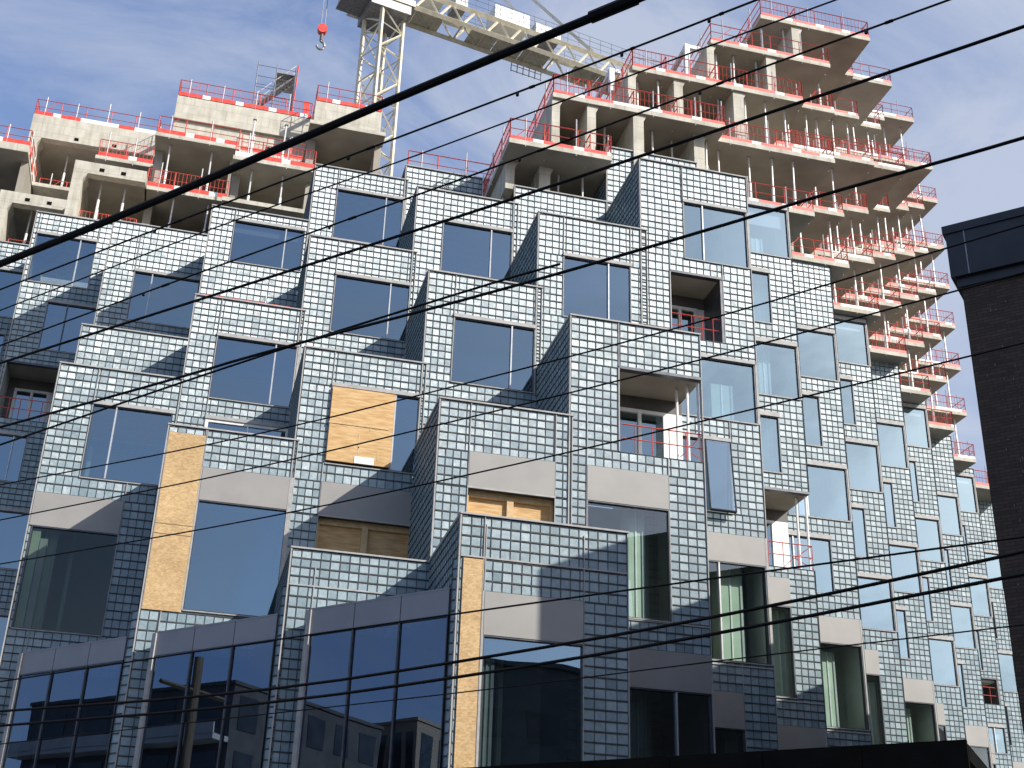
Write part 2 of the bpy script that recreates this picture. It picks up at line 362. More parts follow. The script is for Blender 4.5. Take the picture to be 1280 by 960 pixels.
def boarded(u0, u1, z0, z1, j, label):
    mb = MB(); d = .10
    for q in (((u0,j,z1),(u1,j,z1),(u1,j+d,z1),(u0,j+d,z1)), ((u0,j,z0),(u0,j+d,z0),(u0,j+d,z1),(u0,j,z1)), ((u1,j,z0),(u1,j+d,z0),(u1,j+d,z1),(u1,j,z1))): mb.quad(*q, MI['dtrim'])
    mid = (u0+u1)/2-.02
    mb.box(u0, mid, j+d-.02, j+d, z0, z1-.02, MI['ply']); mb.box(mid+.05, u1, j+d-.02, j+d, z0, z1-.02, MI['ply'])
    mb.box(mid, mid+.05, j+d-.05, j+d-.001, z0, z1-.02, MI['stud']); mb.box(u0, u1, j+d-.045, j+d-.021, z1-.05, z1-.002, MI['stud'])
    mb.box(u0+.001, u0+.02, j+d-.06, j+d-.021, z0, z1-.05, MI['stud']); mb.box(u1-.02, u1-.001, j+d-.06, j+d-.021, z0, z1-.05, MI['stud'])
    strip(mb, u0-.004, u1+.004, z1-.006, z1+.008, fA(j), MI['trim'])
    return mb.obj('boarded_opening', BLD, label)
# ---- left wing -------------------------------------------------------------
# front box, column 1
Hh = [(.985, 1.118, GZ, 2.70), (1.13, 1.79, 2.21, 2.49), (1.13, 1.79, 1.2, 2.21)]
module(.965, 2.085, 0, GZ, 2.99, Hh, left=1.06, right=1, joints=(2.71,), terr=1.0)
panel(.985, 1.112, GZ+.6, 2.695, 0, 'osb', 'plywood_board', .006, 'narrow full-height chipboard strip at the corner of the front box')
panel(1.13, 1.79, 2.21, 2.49, 0); make_window(1.13, 1.79, 1.2, 2.21, 0, (), head=0); interior(.99, 2.06, 0, GZ, 2.7, 1.0, col=(1.16, 1.24))
# column 0, lowest
module(-.02, 1.0, 1, GZ, 2.97, [(.15, 1.0, GZ, 2.40)], left=1.0, joints=(2.71,), terr=1.0)
# column -1
Hh = [(-1.0, -.72, 2.71, 4.14), (-.71, -.02, 3.61, 3.88), (-.71, -.02, 2.73, 3.61), (-.86, 0, GZ, 2.40)]
module(-1.005, 0.0, 2, GZ, 4.2, Hh, left=1.0, terr=1.0)
panel(-1.0, -.722, 2.71, 4.14, 2, 'osb', 'plywood_board', .008, 'tall sunlit chipboard sheet covering the corner left of a big window')
mb = MB()
for z_ in (3.38, 3.30): mb.box(-.998, -.724, 1.9905, 1.9925, z_, z_+.005, MI['wood'])
mb.obj('sheet_joint', BLD)
panel(-.71, -.02, 3.61, 3.88, 2); make_window(-.71, -.02, 2.73, 3.61, 2, (), head=0); interior(-.98, 0, 2, GZ, 3.9, 1.0)
# column -2
Hh = [(-1.70, -1.03, 4.05, 4.73), (-2.02, -1.31, 3.59, 3.88), (-2.0, -1.31, 2.73, 3.59), (-1.86, -1, GZ, 2.40)]
module(-2.02, -1.0, 3, GZ, 5.07, Hh, left=1.0, terr=1.0, lz0=3.9)
make_window(-1.70, -1.03, 4.05, 4.73, 3, (-1.50,)); panel(-2.02, -1.31, 3.59, 3.88, 3); make_window(-2.0, -1.31, 2.73, 3.59, 3, (), head=0, glass='dglass')
interior(-2.0, -1.0, 3, GZ, 4.8, 1.0, col=(-1.97, -1.80)); mb = MB(); mb.box(-1.985, -1.92, 3.03, 3.12, 2.74, 3.57, MI['green']); mb.box(-1.915, -1.86, 3.05, 3.5, 2.74, 3.5, MI['int']); mb.obj('lit_corner_strip', BLD)  # pale strips added for the lit interior behind the corner glass
module(-2.02, -1.0, 4, 4.7, 5.97, (), left=1.0)
Hh = [(-1.72, -1.03, 6.6, 7.2)]
module(-2.02, -1.0, 5, 5.6, 7.78, Hh, left=1.0); make_window(-1.72, -1.03, 6.6, 7.2, 5, (-1.53,)); interior(-2.0, -1.0, 5, 5.6, 7.5)
# column -3
Hh = [(-2.94, -2.27, 7.43, 8.06), (-2.67, -2.05, 6.6, 7.2), (-2.96, -2.39, 5.74, 6.4), (-2.98, -2.58, 5.02, 5.55), (-2.9, -2.2, 4.08, 4.7), (-2.9, -2.2, 2.73, 3.6)]
module(-2.98, -2.0, 6, GZ, 8.34, Hh, left=1.0)
make_window(-2.94, -2.27, 7.43, 8.06, 6, (-2.45,)); make_window(-2.67, -2.05, 6.6, 7.2, 6, (-2.45,), mc='dtrim'); make_window(-2.98, -2.58, 5.02, 5.55, 6, (-2.72,))
make_window(-2.9, -2.2, 4.08, 4.7, 6); make_window(-2.9, -2.2, 2.73, 3.6, 6); recess(-2.96, -2.39, 5.74, 6.4, 6)
interior(-2.96, -2.0, 6, GZ, 8.1)
# column -4
Hh = [(-3.85, -3.13, 7.43, 8.06), (-3.85, -3.2, 6.6, 7.2), (-3.85, -3.2, 5.74, 6.36)]
module(-4.0, -3.0, 7, GZ, 8.44, Hh); make_window(-3.85, -3.13, 7.43, 8.06, 7); make_window(-3.85, -3.2, 6.6, 7.2, 7); make_window(-3.85, -3.2, 5.74, 6.36, 7); interior(-4, -3, 7, GZ, 8.2)
# column -1 upper
Hh = [(-.75, -.02, 4.93, 5.55), (-.75, -.02, 4.12, 4.73)]
module(-.985, 0.0, 3, 3.95, 5.93, Hh, left=1.0); make_window(-.75, -.02, 4.93, 5.55, 3, (-.22,)); make_window(-.75, -.02, 4.12, 4.73, 3, (-.38,), frame='white', mc='white', label='white framed window half hidden by the parapet below')
interior(-.97, 0, 3, 3.95, 5.7)
Hh = [(-.75, -.03, 6.92, 7.41)]
module(-.985, 0.0, 4, 5.6, 7.54, Hh, left=1.0); make_window(-.75, -.03, 6.92, 7.41, 4, (-.22,)); interior(-.97, 0, 4, 5.9, 7.3)
# column 0 upper
Hh = [(.23, .97, 4.04, 4.73), (.22, .97, 3.60, 3.88), (.22, .98, 2.75, 3.595)]
module(-.015, 1.0, 2, 2.6, 5.05, Hh, left=1.0)
o = make_window(.23, .97, 4.04, 4.73, 2, (.765,))
mb = MB(); mb.box(.235, .755, 1.975, 1.992, 4.06, 4.715, MI['ply'])
for k in range(5):
    x = random.uniform(.4, .65); z = random.uniform(4.1, 4.4); mb.box(x, x+.012, 1.9735, 1.976, z, z+random.uniform(.04, .13), MI['stud'])
mb.box(.23, .72, 1.970, 1.974, 4.385, 4.40, MI['stud']); mb.box(.46, .62, 1.9705, 1.9742, 4.06, 4.12, MI['white'])
mb.obj('plywood_board', BLD, 'large cracked plywood sheet covering most of a window')
panel(.22, .97, 3.60, 3.88, 2); boarded(.22, .98, 2.75, 3.595, 2, 'opening closed with brown boards under a grey panel, in shade'); interior(0, 1, 2, 3.7, 4.8)
Hh = [(.25, .97, 5.76, 6.37)]
module(-.02, 1.0, 3, 4.8, 6.75, Hh, left=1.0); make_window(.25, .97, 5.76, 6.37, 3, (.78,)); interior(0, 1, 3, 4.8, 6.5)
Hh = [(.26, .985, 7.39, 8.0)]
module(.01, 1.0, 4, 6.4, 8.26, Hh, left=1.2); make_window(.26, .985, 7.39, 8.0, 4, (.79,)); interior(.02, 1, 4, 6.4, 8.1)
# column 1 upper
Hh = [(1.20, 1.87, 3.59, 3.87), (1.20, 1.87, 2.75, 3.585)]
module(.965, 1.995, 1, 2.6, 4.27, Hh, left=1.0); panel(1.20, 1.87, 3.59, 3.87, 1); boarded(1.20, 1.87, 2.75, 3.585, 1, 'opening closed with sunlit orange plywood and a timber stud'); 
Hh = [(1.22, 1.95, 4.92, 5.55)]
module(.98, 2.0, 2, 4.0, 5.97, Hh, left=1.0); make_window(1.22, 1.95, 4.92, 5.55, 2, (1.74,)); interior(1, 2, 2, 4.1, 5.7)
Hh = [(1.25, 1.955, 6.59, 7.16)]
module(.975, 2.0, 3, 5.6, 7.51, Hh, left=1.0); make_window(1.25, 1.955, 6.59, 7.16, 3, (1.74,)); interior(1, 2, 3, 5.7, 7.3)
module(.985, 2.0, 4, 7.2, 8.45, (), left=1.0)
# column 2
Hh = [(2.38, 3.09, 4.03, 4.75), (2.12, 2.78, 3.60, 3.88), (2.12, 2.78, 2.72, 3.60), (2.12, 3.07, 2.22, 2.50), (2.12, 3.07, 1.2, 2.22)]
module(1.985, 3.075, 1, GZ, 5.16, Hh, left=1.05, lz0=2.7, joints=(2.71,))
recess(2.38, 3.085, 4.03, 4.75, 1, .45, True, label='open corner balcony with white framed glazed door and thin white pipes', pipes=3)
panel(2.12, 2.78, 3.60, 3.88, 1); make_window(2.12, 2.78, 2.72, 3.60, 1, (), head=0, glass='lglass'); panel(2.12, 3.07, 2.22, 2.50, 1); make_window(2.12, 3.07, 1.2, 2.22, 1, (2.8,), head=0)
interior(2.0, 3.06, 1, GZ, 3.95, 1.0, col=(2.5, 2.62)); interior(2.0, 3.06, 1.48, 3.95, 4.9, .5)
mb = MB(); mb.quad((3.083, 1, GZ), (3.083, 2, GZ), (3.083, 2, 4.03), (3.083, 1, 4.03), MI['panel']); mb.quad((3.083, 1, 4.75), (3.083, 2, 4.75), (3.083, 2, 5.16), (3.083, 1, 5.16), MI['panel']); mb.quad((3.083, 1.45, 4.03), (3.083, 2, 4.03), (3.083, 2, 4.75), (3.083, 1.45, 4.75), MI['panel']); mb.obj('side_wall', BLD)
Hh = [(2.20, 2.845, 5.72, 6.35)]
module(1.965, 3.0, 2, 4.9, 6.77, Hh, left=1.0); make_window(2.20, 2.845, 5.72, 6.35, 2, (2.63,)); interior(2, 3, 2, 4.95, 6.6)
module(1.97, 3.0, 3, 6.4, 7.72, ())
# column 3
Hh = [(3.38, 4.03, 6.54, 7.17), (3.23, 3.755, 5.70, 6.37), (3.30, 4.03, 4.92, 5.52), (3.05, 3.755, 4.04, 4.71), (3.38, 4.03, 3.60, 3.85), (3.38, 4.03, 2.75, 3.60), (3.05, 3.77, 2.21, 2.50), (3.05, 3.77, 1.2, 2.21)]
module(2.955, 4.045, 2, GZ, 7.58, Hh, left=1.0, right=1, joints=(2.72,), lz0=5.0)
make_window(3.38, 4.03, 6.54, 7.17, 2, (3.575,), glass='rglass'); recess(3.23, 3.755, 5.70, 6.37, 2, .4, label='dark balcony opening with a black frame and red guardrail')
make_window(3.30, 4.03, 4.92, 5.52, 2, (3.50,), glass='rglass'); 
o = make_window(3.05, 3.755, 4.04, 4.71, 2, (3.50,), label='window with its narrow right sash swung open at the bottom')
mb = MB(); mb.quad((3.515, 1.99, 4.70), (3.75, 1.99, 4.70), (3.75, 1.93, 4.03), (3.515, 1.93, 4.03), MI['glass']); mb.obj('pane', o)
mb = MB(); mb.bar((3.515, 1.93, 4.03), (3.75, 1.93, 4.03), .02, MI['dtrim']); mb.bar((3.515, 1.99, 4.70), (3.515, 1.93, 4.03), .014, MI['dtrim']); mb.bar((3.75, 1.99, 4.70), (3.75, 1.93, 4.03), .012, MI['dtrim']); mb.obj('open_sash', o)
panel(3.38, 4.03, 3.60, 3.85, 2); make_window(3.38, 4.03, 2.75, 3.60, 2, (3.6,), head=0, glass='lglass'); panel(3.05, 3.77, 2.21, 2.50, 2); make_window(3.05, 3.77, 1.2, 2.21, 2, (), head=0)
interior(3.0, 4.02, 2, GZ, 5.65, 1.0, col=(3.66, 3.86)); interior(3.0, 4.02, 2.42, 5.65, 7.4, .6)
module(2.955, 3.955, 3, 7.2, 8.42, (), left=1.0, right=.9, lz0=7.5)
# ---- right wing: one column per step back -----------------------------------
for i in range(4, 12):
    j = i-1; Hh = []; jobs = []
    for k in range(-2, 5):
        wide = (i+k) % 2 == 0
        a0, a1, m_ = (i+.27, i+.985, i+.50) if wide else (i+.04, i+.735, i+.30)
        if k >= 0:
            z0, z1 = b(k)+.02, t(k)
            if i == 4 and k == 0:
                Hh.append((i+.25, i+1.01, 3.98, 4.75)); jobs.append(('rec', i+.25, i+1.005, 3.98, 4.75)); continue
            if i == 10 and k == 0:
                Hh.append((i+.25, i+.95, 4.45, 4.82)); jobs.append(('rec', i+.25, i+.95, 4.45, 4.82))
                Hh.append((i+.25, i+.95, 3.75, 4.12)); jobs.append(('win', i+.25, i+.95, 3.75, 4.12, (i+.78,))); continue
            if k == 4 and i >= 5 and not wide: continue
            Hh.append((a0, a1, z0, z1)); jobs.append(('win', a0, a1, z0, z1, (m_,)))
        elif k == -1:
            Hh += [(a0, a1, 3.60, 3.87), (a0, a1, 2.75, 3.60)]; jobs += [('pan', a0, a1, 3.60, 3.87), ('low', a0, a1, 2.75, 3.60, (m_,))]
        else:
            Hh += [(a0, a1, 2.21, 2.50), (a0, a1, 1.2, 2.21)]; jobs += [('pan', a0, a1, 2.21, 2.50), ('low', a0, a1, 1.2, 2.21, ())]
    module(i-.02, i+1.0, j, GZ, 8.16 if i > 4 else 8.05, Hh, right=0 if i == 4 else 1.0, joints=(2.72,), terr=0, left=0, edge=False)
    if i == 4:
        mb = MB(); x = i+1.008
        for (va, vb, za, zb_) in ((3, 4, GZ, 3.98), (3, 4, 4.75, 8.05), (3.5, 4, 3.98, 4.75)): mb.quad((x, va, za), (x, vb, za), (x, vb, zb_), (x, va, zb_), MI['panel'])
        mb.obj('side_wall', BLD)
    for q in jobs:
        if q[0] == 'rec': recess(*q[1:5], j, .5, open_right=(i == 4), pipes=2 if i == 4 else 0, label='corner balcony with an angled soffit and white pipes' if i == 4 else 'small dark balcony slot near the far end')
        elif q[0] == 'win': make_window(*q[1:5], j, q[5], head=.045, glass='rglass')
        elif q[0] == 'low': make_window(*q[1:5], j, q[5], head=0, glass='lglass')
        else: panel(*q[1:5], j)
    if i == 4: interior(i, i+.98, j, GZ, 3.9, 1.0, col=(i+.6, i+.74)); interior(i, i+.98, j+.53, 3.9, 4.8, .5); interior(i, i+.98, j, 4.8, 8.0, 1.0, col=(i+.62, i+.74))
    else: interior(i, i+.98, j, GZ, 8.0, 1.0, col=(i+.6, i+.74, 3.55)); INT.box(i+.55, i+.66, j+.3, j+.42, 3.9, 7.9, MI['white'])
INT.obj('interior_structure', BLD)
# ---- glazed shopfront at street level ------------------------------------------
def curtain(ua, ub, n):
    sm = 1.0
    P = lambda s, z, d: (ua+(ub-ua)*s-d*.7071, sm-ua-(ub-ua)*s-d*.7071, z)
    zt, zm = 2.50, 2.335
    mb = MB()
    def bx(s0, s1, z0, z1, d0, d1, m):
        c = [P(s0,z0,d1),P(s1,z0,d1),P(s1,z1,d1),P(s0,z1,d1),P(s0,z0,d0),P(s1,z0,d0),P(s1,z1,d0),P(s0,z1,d0)]
        nn = len(q.v); q.v += c
        for f_ in ((0,1,2,3),(0,4,5,1),(1,5,6,2),(2,6,7,3),(3,7,4,0),(7,6,5,4)):
            q.f.append(tuple(nn+x for x in f_)); q.m.append(MI[m]); q.r.append(0)
    q = mb
    for k in range(n+1):
        s = k/n; bx(max(0, s-.006), min(1, s+.006), GZ, zm, -.01, .014, 'dtrim')
    bx(0, 1, zm-.012, zm, -.02, .012, 'dtrim'); bx(0, 1, GZ, GZ+.08, -.02, .02, 'dtrim'); bx(-.02, .012, GZ, zt, -.02, .022, 'trim'); bx(0, 1, zt, zt+.012, -.3, .01, 'dpanel')
    cells(mb, 1.014, 1.014+.052/(ub-ua), GZ, zt+.2, lambda a_, z_, d: P(a_, z_, d+.012))
    o = mb.obj('shopfront', BLD)
    for k in range(n):
        q = MB(); bx(k/n+.003, (k+1)/n-.003, zm, zt, -.02, .008, 'dpanel'); q.obj('fascia_panel', o)
        q = MB(); tl = random.uniform(-.002, .002)
        q.quad(P(k/n, GZ, 0), P((k+1)/n, GZ, tl), P((k+1)/n, zm, tl), P(k/n, zm, 0), MI['cglass']); q.obj('pane', o)
    q = MB(); q.quad(P(0, zt, 0), P(1, zt, 0), (ub, 1-ua+.02, zt), (ua, 1-ua+.02, zt), MI['panel']); 
    q.quad(P(-.6, GZ, -.6), P(1.3, GZ, -.6), P(1.3, zt, -.6), P(-.6, zt, -.6), MI['dark']); q.obj('shopfront_roof_backing', o)  # second quad is a dark sheet added behind the panes for the unlit interior
curtain(-1.855, -1.07, 3); curtain(-.862, -.065, 3); curtain(.137, .925, 3)
# ---- bare concrete floors ---------------------------------------------------------
TH = .056
LEV = {4: [(1.83, 2.93, 2.77), (2.93, 4.0, 3.10), (4.0, 5.37, 3.1), (5.37, 6.24, 3.97), (6.24, 7.14, 4.89), (7.14, 8.02, 5.78), (8.02, 8.91, 6.71), (8.91, 9.85, 7.65), (9.85, 10.8, 8.6), (10.8, 12.0, 9.5)],
 5: [(2.33, 4.3, 2.95), (4.3, 5.72, 3.17), (5.72, 6.33, 4.13), (6.33, 7.2, 5.0), (7.2, 8.1, 5.91), (8.1, 8.98, 6.83), (8.98, 9.88, 7.73), (9.88, 10.8, 8.68)],
 6: [(3.33, 5.43, 3.24), (5.43, 6.8, 4.1), (6.8, 7.25, 5.09), (7.25, 8.16, 6.02), (8.16, 9.05, 6.93), (9.05, 10.0, 7.9), (10.0, 10.83, 8.72)],
 7: [(4.4, 5.95, 3.47), (5.95, 6.41, 4.26), (6.41, 7.92, 5.15), (7.92, 8.19, 6.07), (8.19, 9.13, 7.02), (9.13, 10.03, 7.94), (10.03, 10.9, 8.82)],
 8: [(5.21, 6.71, 3.75), (6.71, 6.84, 4.43), (6.84, 7.34, 5.23), (7.34, 8.91, 5.99), (8.91, 9.13, 7.04), (9.13, 10.06, 8.05), (10.06, 10.98, 8.94)],
 9: [(7.34, 8.01, 5.37), (8.01, 8.35, 6.31), (8.35, 9.2, 7.1), (9.2, 10.06, 8.01), (10.06, 11.03, 9.02)],
 10: [(8.2, 8.9, 7.05), (8.9, 9.9, 8.0), (9.9, 10.9, 8.85)],
 11: [(9.2, 10.0, 7.9), (10.0, 11.0, 9.0)]}
NTH = {11: 'highest', 10: 'second highest', 9: 'third highest', 8: 'fourth highest', 7: 'fifth highest', 6: 'sixth highest', 5: 'seventh highest', 4: 'lowest'}
def guardrail(name_pts, label, z, toe=True, hi=.25, up=True, bars=True, th=.066, extra=()):
    """one connected run of red guardrail along (u,v) points at floor height z"""
    mb = MB(); rl, rd, wh = MI['rail'], MI['red'], MI['white']
    tb = MB(); pml = []
    for (a, c) in list(zip(name_pts, name_pts[1:]))+list(extra):
        L_ = math.hypot(c[0]-a[0], c[1]-a[1])
        if L_ < .02: continue
        at = lambda s, zz: (a[0]+(c[0]-a[0])*s, a[1]+(c[1]-a[1])*s, zz)
        for h, w in ((hi, .0105), (hi*.52, .008)): mb.bar(at(0, z+h), at(1, z+h), w, rl)
        n = max(1, round(L_/.36))
        for k in range(n+1): mb.bar(at(k/n, z), at(k/n, z+hi), .009, rl)
        if bars and random.random() < .6:
            nb = max(2, int(L_/.05))
            for k in range(nb): mb.bar(at((k+.5)/nb, z+.03), at((k+.5)/nb, z+hi), .0035, rl)
        if random.random() < .6: mb.bar(at(.05, z+.02), at(min(1, .05+.2/L_), z+hi), .006, rl)
        if up:
            n2 = max(1, round(L_/.48))
            for k in range(n2):
                s = (k+.3)/n2; pm = MB(); pm.bar(at(s, z-.07), at(s, z+hi+random.uniform(.02, .14)), .011, MI['post']); pml.append(pm)
        if toe:
            x = 0
            while x < L_-1e-3:
                w = random.uniform(.22, .42)
                y = min(L_, x+w); 
                p, q = at(x/L_, z), at(y/L_, z)
                nx, ny = -(c[1]-a[1])/L_*.006, (c[0]-a[0])/L_*.006
                m_ = rd if random.random() < (.85 if th > .05 else .75) else wh
                n0 = len(tb.v)
                for zz in (z-.012, z+th): tb.v += [(p[0]-nx, p[1]-ny, zz), (q[0]-nx, q[1]-ny, zz), (q[0]+nx, q[1]+ny, zz), (p[0]+nx, p[1]+ny, zz)]
                for f_ in ((0,1,5,4),(1,2,6,5),(2,3,7,6),(3,0,4,7),(4,5,6,7)):
                    tb.f.append(tuple(n0+i for i in f_)); tb.m.append(m_); tb.r.append(0)
                x = y
                if w != .11 and x < L_-.12:
                    y = x+.11; p, q = at(x/L_, z), at(y/L_, z); n0 = len(tb.v)
                    for zz in (z-.012, z+th): tb.v += [(p[0]-nx, p[1]-ny, zz), (q[0]-nx, q[1]-ny, zz), (q[0]+nx, q[1]+ny, zz), (p[0]+nx, p[1]+ny, zz)]
                    for f_ in ((0,1,5,4),(1,2,6,5),(2,3,7,6),(3,0,4,7),(4,5,6,7)):
                        tb.f.append(tuple(n0+i for i in f_)); tb.m.append(wh); tb.r.append(0)
                    x = y
    p0 = name_pts[0]; o = thing('guardrail', label, 'guardrail', (p0[0], p0[1], z), 'red edge guardrails on the bare floors')
    mb.obj('rails', o)
    if toe: tb.obj('toe_board', o)
    for pm in pml: pm.obj('upright_post', o)
    return o
POST = {}
def shoring(u, v, z0, z1, where):
    key = where
    t_ = thing('shoring_post', 'slim white steel shoring post '+where, 'shoring post', (u, v, z0), 'shoring posts '+where)
    lean = random.uniform(-.012, .012); mid = z0+(z1-z0)*random.uniform(.45, .6)
    mb = MB(); mb.tube([(u, v, z0), (u+lean*.5, v, mid)], .0175, MI['white'], 7); mb.box(u-.025, u+.025, v-.025, v+.025, z0, z0+.004, MI['steel']); mb.obj('outer_tube', t_)
    mb = MB(); mb.tube([(u+lean*.5, v, mid), (u+lean, v, z1-.005)], .0115, MI['post'], 7); mb.box(u+lean-.022, u+lean+.022, v-.022, v+.022, z1-.004, z1, MI['steel']); mb.obj('inner_tube', t_)
for k, ps in LEV.items():
    z = SL(k); mb = MB(); c = MI['conc']; so = MI['conc2']
    for (a, e, j) in ps:
        d = 3.0 if a < 6 else 2.4
        mb.box(a+.001, e-.001, j, j+d, z-TH, z, c)
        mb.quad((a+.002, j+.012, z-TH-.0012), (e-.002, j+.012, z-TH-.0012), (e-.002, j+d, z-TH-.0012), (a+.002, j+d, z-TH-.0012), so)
    mb.obj('floor_slab', BLD, f'{NTH[k]} bare concrete floor of the tower')
    # core walls closing the storey below this slab
    mb = MB()
    for n, (a, e, j) in enumerate(ps):
        zb = SL(k-1)
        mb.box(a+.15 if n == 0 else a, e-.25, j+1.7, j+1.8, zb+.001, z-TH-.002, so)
        if n == len(ps)-1: pass
    mb.obj('core_wall', BLD)
    # guardrail along the front and the left end
    pts = [(ps[0][0]+.01, ps[0][2]+1.8), (ps[0][0]+.01, ps[0][2]+.008)]
    for n, (a, e, j) in enumerate(ps):
        pts += [(a+.01, j+.008), (e-.01, j+.008)]
        if n+1 < len(ps): pts.append((e-.01, ps[n+1][2]+.008))
    pts.append((ps[-1][1]-.01, ps[-1][2]+1.2))
    ex = [((u_, jj+.03), (u_, jj+1.1)) for (u_, jj) in {4: [(2.25, 2.77), (2.7, 2.77)], 5: [(2.75, 2.95), (3.25, 2.95), (3.75, 2.95)], 6: [(3.75, 3.24), (4.35, 3.24)], 7: [(4.95, 3.47)], 8: [(5.7, 3.75)]}.get(k, ())]
    guardrail(pts, f'red and white guardrail along the {NTH[k]} bare floor of the concrete tower', z, th=.04, extra=ex)
    for _ in range(3):
        (a, e, j) = random.choice(ps[:6]); 
        if e-a < .5: continue
        u_ = random.uniform(a+.1, e-.35); v_ = j+random.uniform(.12, .3); bb = MB(); hgt = 0
        for q in range(random.randint(2, 4)):
            x0_ = random.uniform(-.02, .02); bb.box(u_+x0_, u_+x0_+.26, v_, v_+.09, z+hgt+.002, z+hgt+.018, MI[random.choice(('stud', 'white', 'ply'))]); hgt += .02
        tag(bb.obj('board_stack'), 'small stack of pale boards left lying near the edge of a bare tower floor', 'boards', 'board stacks on the tower floors')
    # shoring posts
    def front(kk, u):
        for (a_, e_, j_) in LEV.get(kk, ()):
            if a_ <= u <= e_: return j_
        return None
    if True:
        zb = SL(k-1)
        for (a, e, j) in ps:
            if k == 4 and a > 3.2 : continue
            n = max(1, round((e-a)/.27))
            for x in range(n):
                u = a+(e-a)*(x+.35+random.uniform(-.12, .2))/n
                jb = max(j, 3.06) if k == 4 else front(k-1, u)
                if jb is None: continue
                j = max(j, jb)
                shoring(u, j+random.uniform(.10, .22), zb, z-TH, f'under the {NTH[k]} bare floor of the concrete tower')
                if random.random() < .7 and (k == 4 or front(k-1, u+.14)): shoring(min(e-.05, u+random.uniform(.05, .14)), max(j, 3.06 if k == 4 else front(k-1, u+.14))+random.uniform(.45, .8), zb, z-TH, f'under the {NTH[k]} bare floor of the concrete tower')
# wall fins between the flats (their sunlit ends face the street)
def fin(x0, x1, k, j, depth=2.0, j0=.03):
    u0 = at_v(x0[0], x0[1], j)[0]; u1 = at_v(x1[0], x1[1], j)[0]
    mb = MB(); mb.box(u0, u1, j+j0, j+depth, SL(k-1)+.001 if k > 4 else 7.74, SL(k)-TH-.002, MI['conc'])
    # corbelled head
    n = len(mb.v); zt_ = SL(k)-TH-.003; c_ = MI['conc']
    mb.v += [(u1, j+j0+.002, zt_), (u1+.035, j+j0+.002, zt_), (u1, j+j0+.002, zt_-.08), (u1, j+depth, zt_), (u1+.035, j+depth, zt_), (u1, j+depth, zt_-.08)]
    for f_ in ((0, 1, 2), (1, 4, 5, 2)): mb.f.append(tuple(n+i for i in f_)); mb.m.append(c_); mb.r.append(0)
    mb.obj('wall_fin', BLD)
for x0, x1, k, j in (((634, 190), (645, 190), 4, 3.05), ((675, 215), (689, 215), 4, 3.05),
    ((691, 130), (701, 130), 5, 2.95), ((735, 150), (746, 150), 5, 2.95), ((793, 165), (806, 165), 5, 2.95), ((869, 185), (882, 185), 5, 3.1),
    ((786, 100), (796, 100), 6, 3.24), ((844, 120), (855, 120), 6, 3.24), ((918, 125), (931, 125), 6, 3.24),
    ((885, 70), (894, 70), 7, 3.47), ((959, 75), (970, 75), 7, 3.47), ((991, 40), (1002, 40), 8, 3.75)):
    fin(x0, x1, k, j)
for u, k, j in ((5.5, 5, 3.3), (5.9, 6, 4.2), (6.2, 7, 4.3), (7.0, 8, 5.3), (6.3, 5, 4.2), (7.1, 6, 5.2), (8.0, 7, 6.1)):
    mb = MB(); mb.box(u, u+.11, j+.8, j+2, SL(k-1)+.001, SL(k)-TH-.002, MI['conc']); mb.obj('wall_fin', BLD)
# short upstand beams with pockets at two slab corners
for x0, x1, k, j, y0 in ((698, 727, 5, 2.95, 0), (700, 720, 4, 2.77, 0)):
    pass
# ---- concrete frames at upper left ---------------------------------------------------
def frame_box(u0, u1, j, kb, kt, ups=0, beam=.17, colw=.13, depth=2.0, right_col=False):
    z0, z1 = SL(kb), SL(kt); mb = MB(); c = MI['conc']; so = MI['conc2']
    mb.box(u0, u1, j, j+.12, z1-beam, z1+ups, c); mb.box(u0, u1, j+.12, j+depth, z1-TH, z1, c)
    mb.quad((u0+colw, j+.122, z1-TH-.001), (u1, j+.122, z1-TH-.001), (u1, j+depth, z1-TH-.001), (u0+colw, j+depth, z1-TH-.001), so)
    mb.box(u0, u0+colw, j+.001, j+depth, z0, z1-beam-.001, c)
    # chamfered haunch at the column head
    n = len(mb.v); x = u0+colw
    mb.v += [(x, j+.002, z1-beam), (x+.05, j+.002, z1-beam), (x, j+.002, z1-beam-.10), (x, j+.3, z1-beam), (x+.05, j+.3, z1-beam), (x, j+.3, z1-beam-.10)]
    for f_ in ((0, 1, 2), (1, 4, 5, 2), (3, 4, 5)): mb.f.append(tuple(n+i for i in f_)); mb.m.append(c); mb.r.append(0)
    if right_col: mb.box(u1-colw, u1, j+.001, j+depth, z0, z1-beam-.001, c)
    mb.box(u0+.02, u1-.02, j+depth-.1, j+depth-.01, z0, z1-TH-.002, so)
    mb.box(u0-.0, u1, j-.001, j+depth, z0-TH, z0-.0005, c)
    mb.obj('concrete_frame', BLD)
    for k in range(2):
        x = u0+(u1-u0)*(.35+.3*k); q = MB(); q.box(x, x+.06, j-.004, j+.01, z1-.12+ups*.3, z1-.07+ups*.3, MI['black']); q.obj('formwork_pocket', BLD)
frame_box(-2.84, -1.95, 7, 5, 6); frame_box(-3.83, -2.9, 8, 5, 6); frame_box(-3.83, -2.05, 9, 7, 8, ups=.33, beam=.0+.06)
frame_box(-3.9, -3.0, 8.0, 4, 5)
